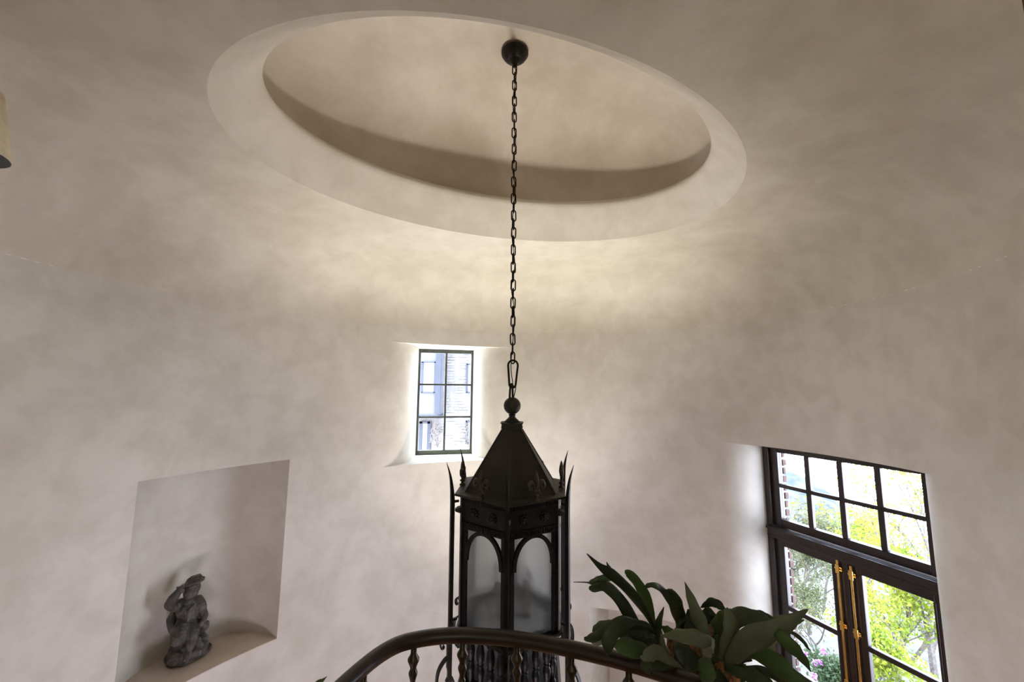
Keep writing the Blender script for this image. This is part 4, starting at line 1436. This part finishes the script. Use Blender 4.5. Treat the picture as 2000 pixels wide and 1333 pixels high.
for i, (u_, w_, h_, lm, wh) in enumerate(((-5.9, 9.2, 3.2, M_PLEAF, 'leftmost'), (-9.8, 16, 4.2, M_PLEAF, 'second'), (-11.0, 22, 4.5, M_YLEAF, 'third'), (-6.0, 15.5, 3.6, M_PLEAF, 'rightmost'))):
    tree('tree', 'pale half bare tree far down the slope behind the %s transom pane' % wh, dpt(u_, w_, ground_z(w_) - 0.1), h_, 0.75, 3600, lm, 0.05, 100 + i, depth=5, group='pale half bare trees on the slope')
sh = tree('flowering_shrub', 'dark green shrub with purple flowers low outside the left door leaf', dpt(-1.75, 3.2, ground_z(3.2)), 0.9, 0.9, 3600, M_DLEAF, 0.035, 9, depth=4, trunk_r=0.03)
for i in range(9):
    bm = BM()
    for k in range(14):
        g = bmesh.ops.create_icosphere(bm, subdivisions=1, radius=0.016)['verts']
        bmesh.ops.translate(bm, vec=(rnd(-.03, .03), rnd(-.03, .03), rnd(-.03, .03)), verts=g)
    new('flower', bm, M_PETAL, sh, loc=(rnd(-0.4, 0.4), rnd(-0.6, 0.1), rnd(0.7, 1.1)))

# neighbouring house behind the small window
HY = 10.5
def hx(px, py, off=0.0):
    return px_y(px, py, HY - off)
house = tag(empty('house', (0, 0, 0)), 'pale brick house with grey bay and blue grey windows beyond the small window', 'building')
def hbox(name, x0, y0, x1, y1, off, thick, m_, parent=house, bev=0):
    a, b = hx(x0, y0, off), hx(x1, y1, off)
    bm = BM()
    box(bm, ((a.x + b.x) / 2, HY - off + thick / 2, (a.z + b.z) / 2), (abs(b.x - a.x), thick, abs(a.z - b.z)), bev=bev)
    return new(name, bm, m_, parent)
hbox('wall', 640, 560, 1060, 1010, 0.0, 0.4, M_HOUSE)
hbox('bay', 780, 560, 855, 812, 0.6, 0.6, M_BAY)
hbox('bay_sill', 778, 812, 857, 816, 0.65, 0.65, M_HFR)
hbox('downpipe', 856, 560, 859, 808, 0.66, 0.06, M_HFR)
def hwin(x0, y0, x1, y1, off, fwp=2.2):
    fr = hbox('window', x0, y0, x1, y0 + fwp, off + 0.05, 0.05, M_HFR)
    for q in ((x0, y1 - fwp, x1, y1), (x0, y0, x0 + fwp, y1), (x1 - fwp * 1.3, y0, x1, y1)):
        hbox('frame', *q, off + 0.05, 0.05, M_HFR, fr)
    hbox('pane', x0 + fwp, y0 + fwp, x1 - fwp, y1 - fwp, off + 0.02, 0.02, M_HGL, fr)
hwin(823, 707, 851, 768, 0.6)
hwin(819, 824, 840, 884, 0.02, 4)
hwin(911, 711, 944, 768, 0.02)
hwin(910, 822, 940, 868, 0.02, 3)
# courses of bricks on the pale wall, joined: far too many to pick apart
bm = BM()
R5 = random.Random(4)
a, b = hx(858, 690), hx(912, 890)
z = b.z
row = 0
while z < a.z:
    x = a.x + (0.11 if row % 2 else 0)
    while x < b.x:
        if R5.random() < 0.5:
            d = R5.uniform(0.006, 0.028)
            box(bm, (x + 0.1, HY - d / 2, z + 0.03), (0.2, d, 0.055))
        x += 0.22
    z += 0.072
    row += 1
o = new('brick_relief', bm, M_HOUSE, house); o['kind'] = 'stuff'
# climbing twigs
bm = BM()
R6 = random.Random(8)
for k in range(60):
    px_ = R6.choice((852, 853, 855, 912, 915)) + R6.uniform(-4, 4)
    p = hx(px_, R6.uniform(832, 890), 0.16)
    pts = [p]
    for i in range(4):
        p = p + Vector((R6.uniform(-.09, .09), R6.uniform(-.02, .01), R6.uniform(0.0, .12)))
        pts.append(p)
    tube(bm, pts, 0.009, 3, cap=False)
cl = new('climber', bm, M_BARK)
tag(cl, 'thin brown climbing twigs on the pale wall beyond the small window', 'plant')
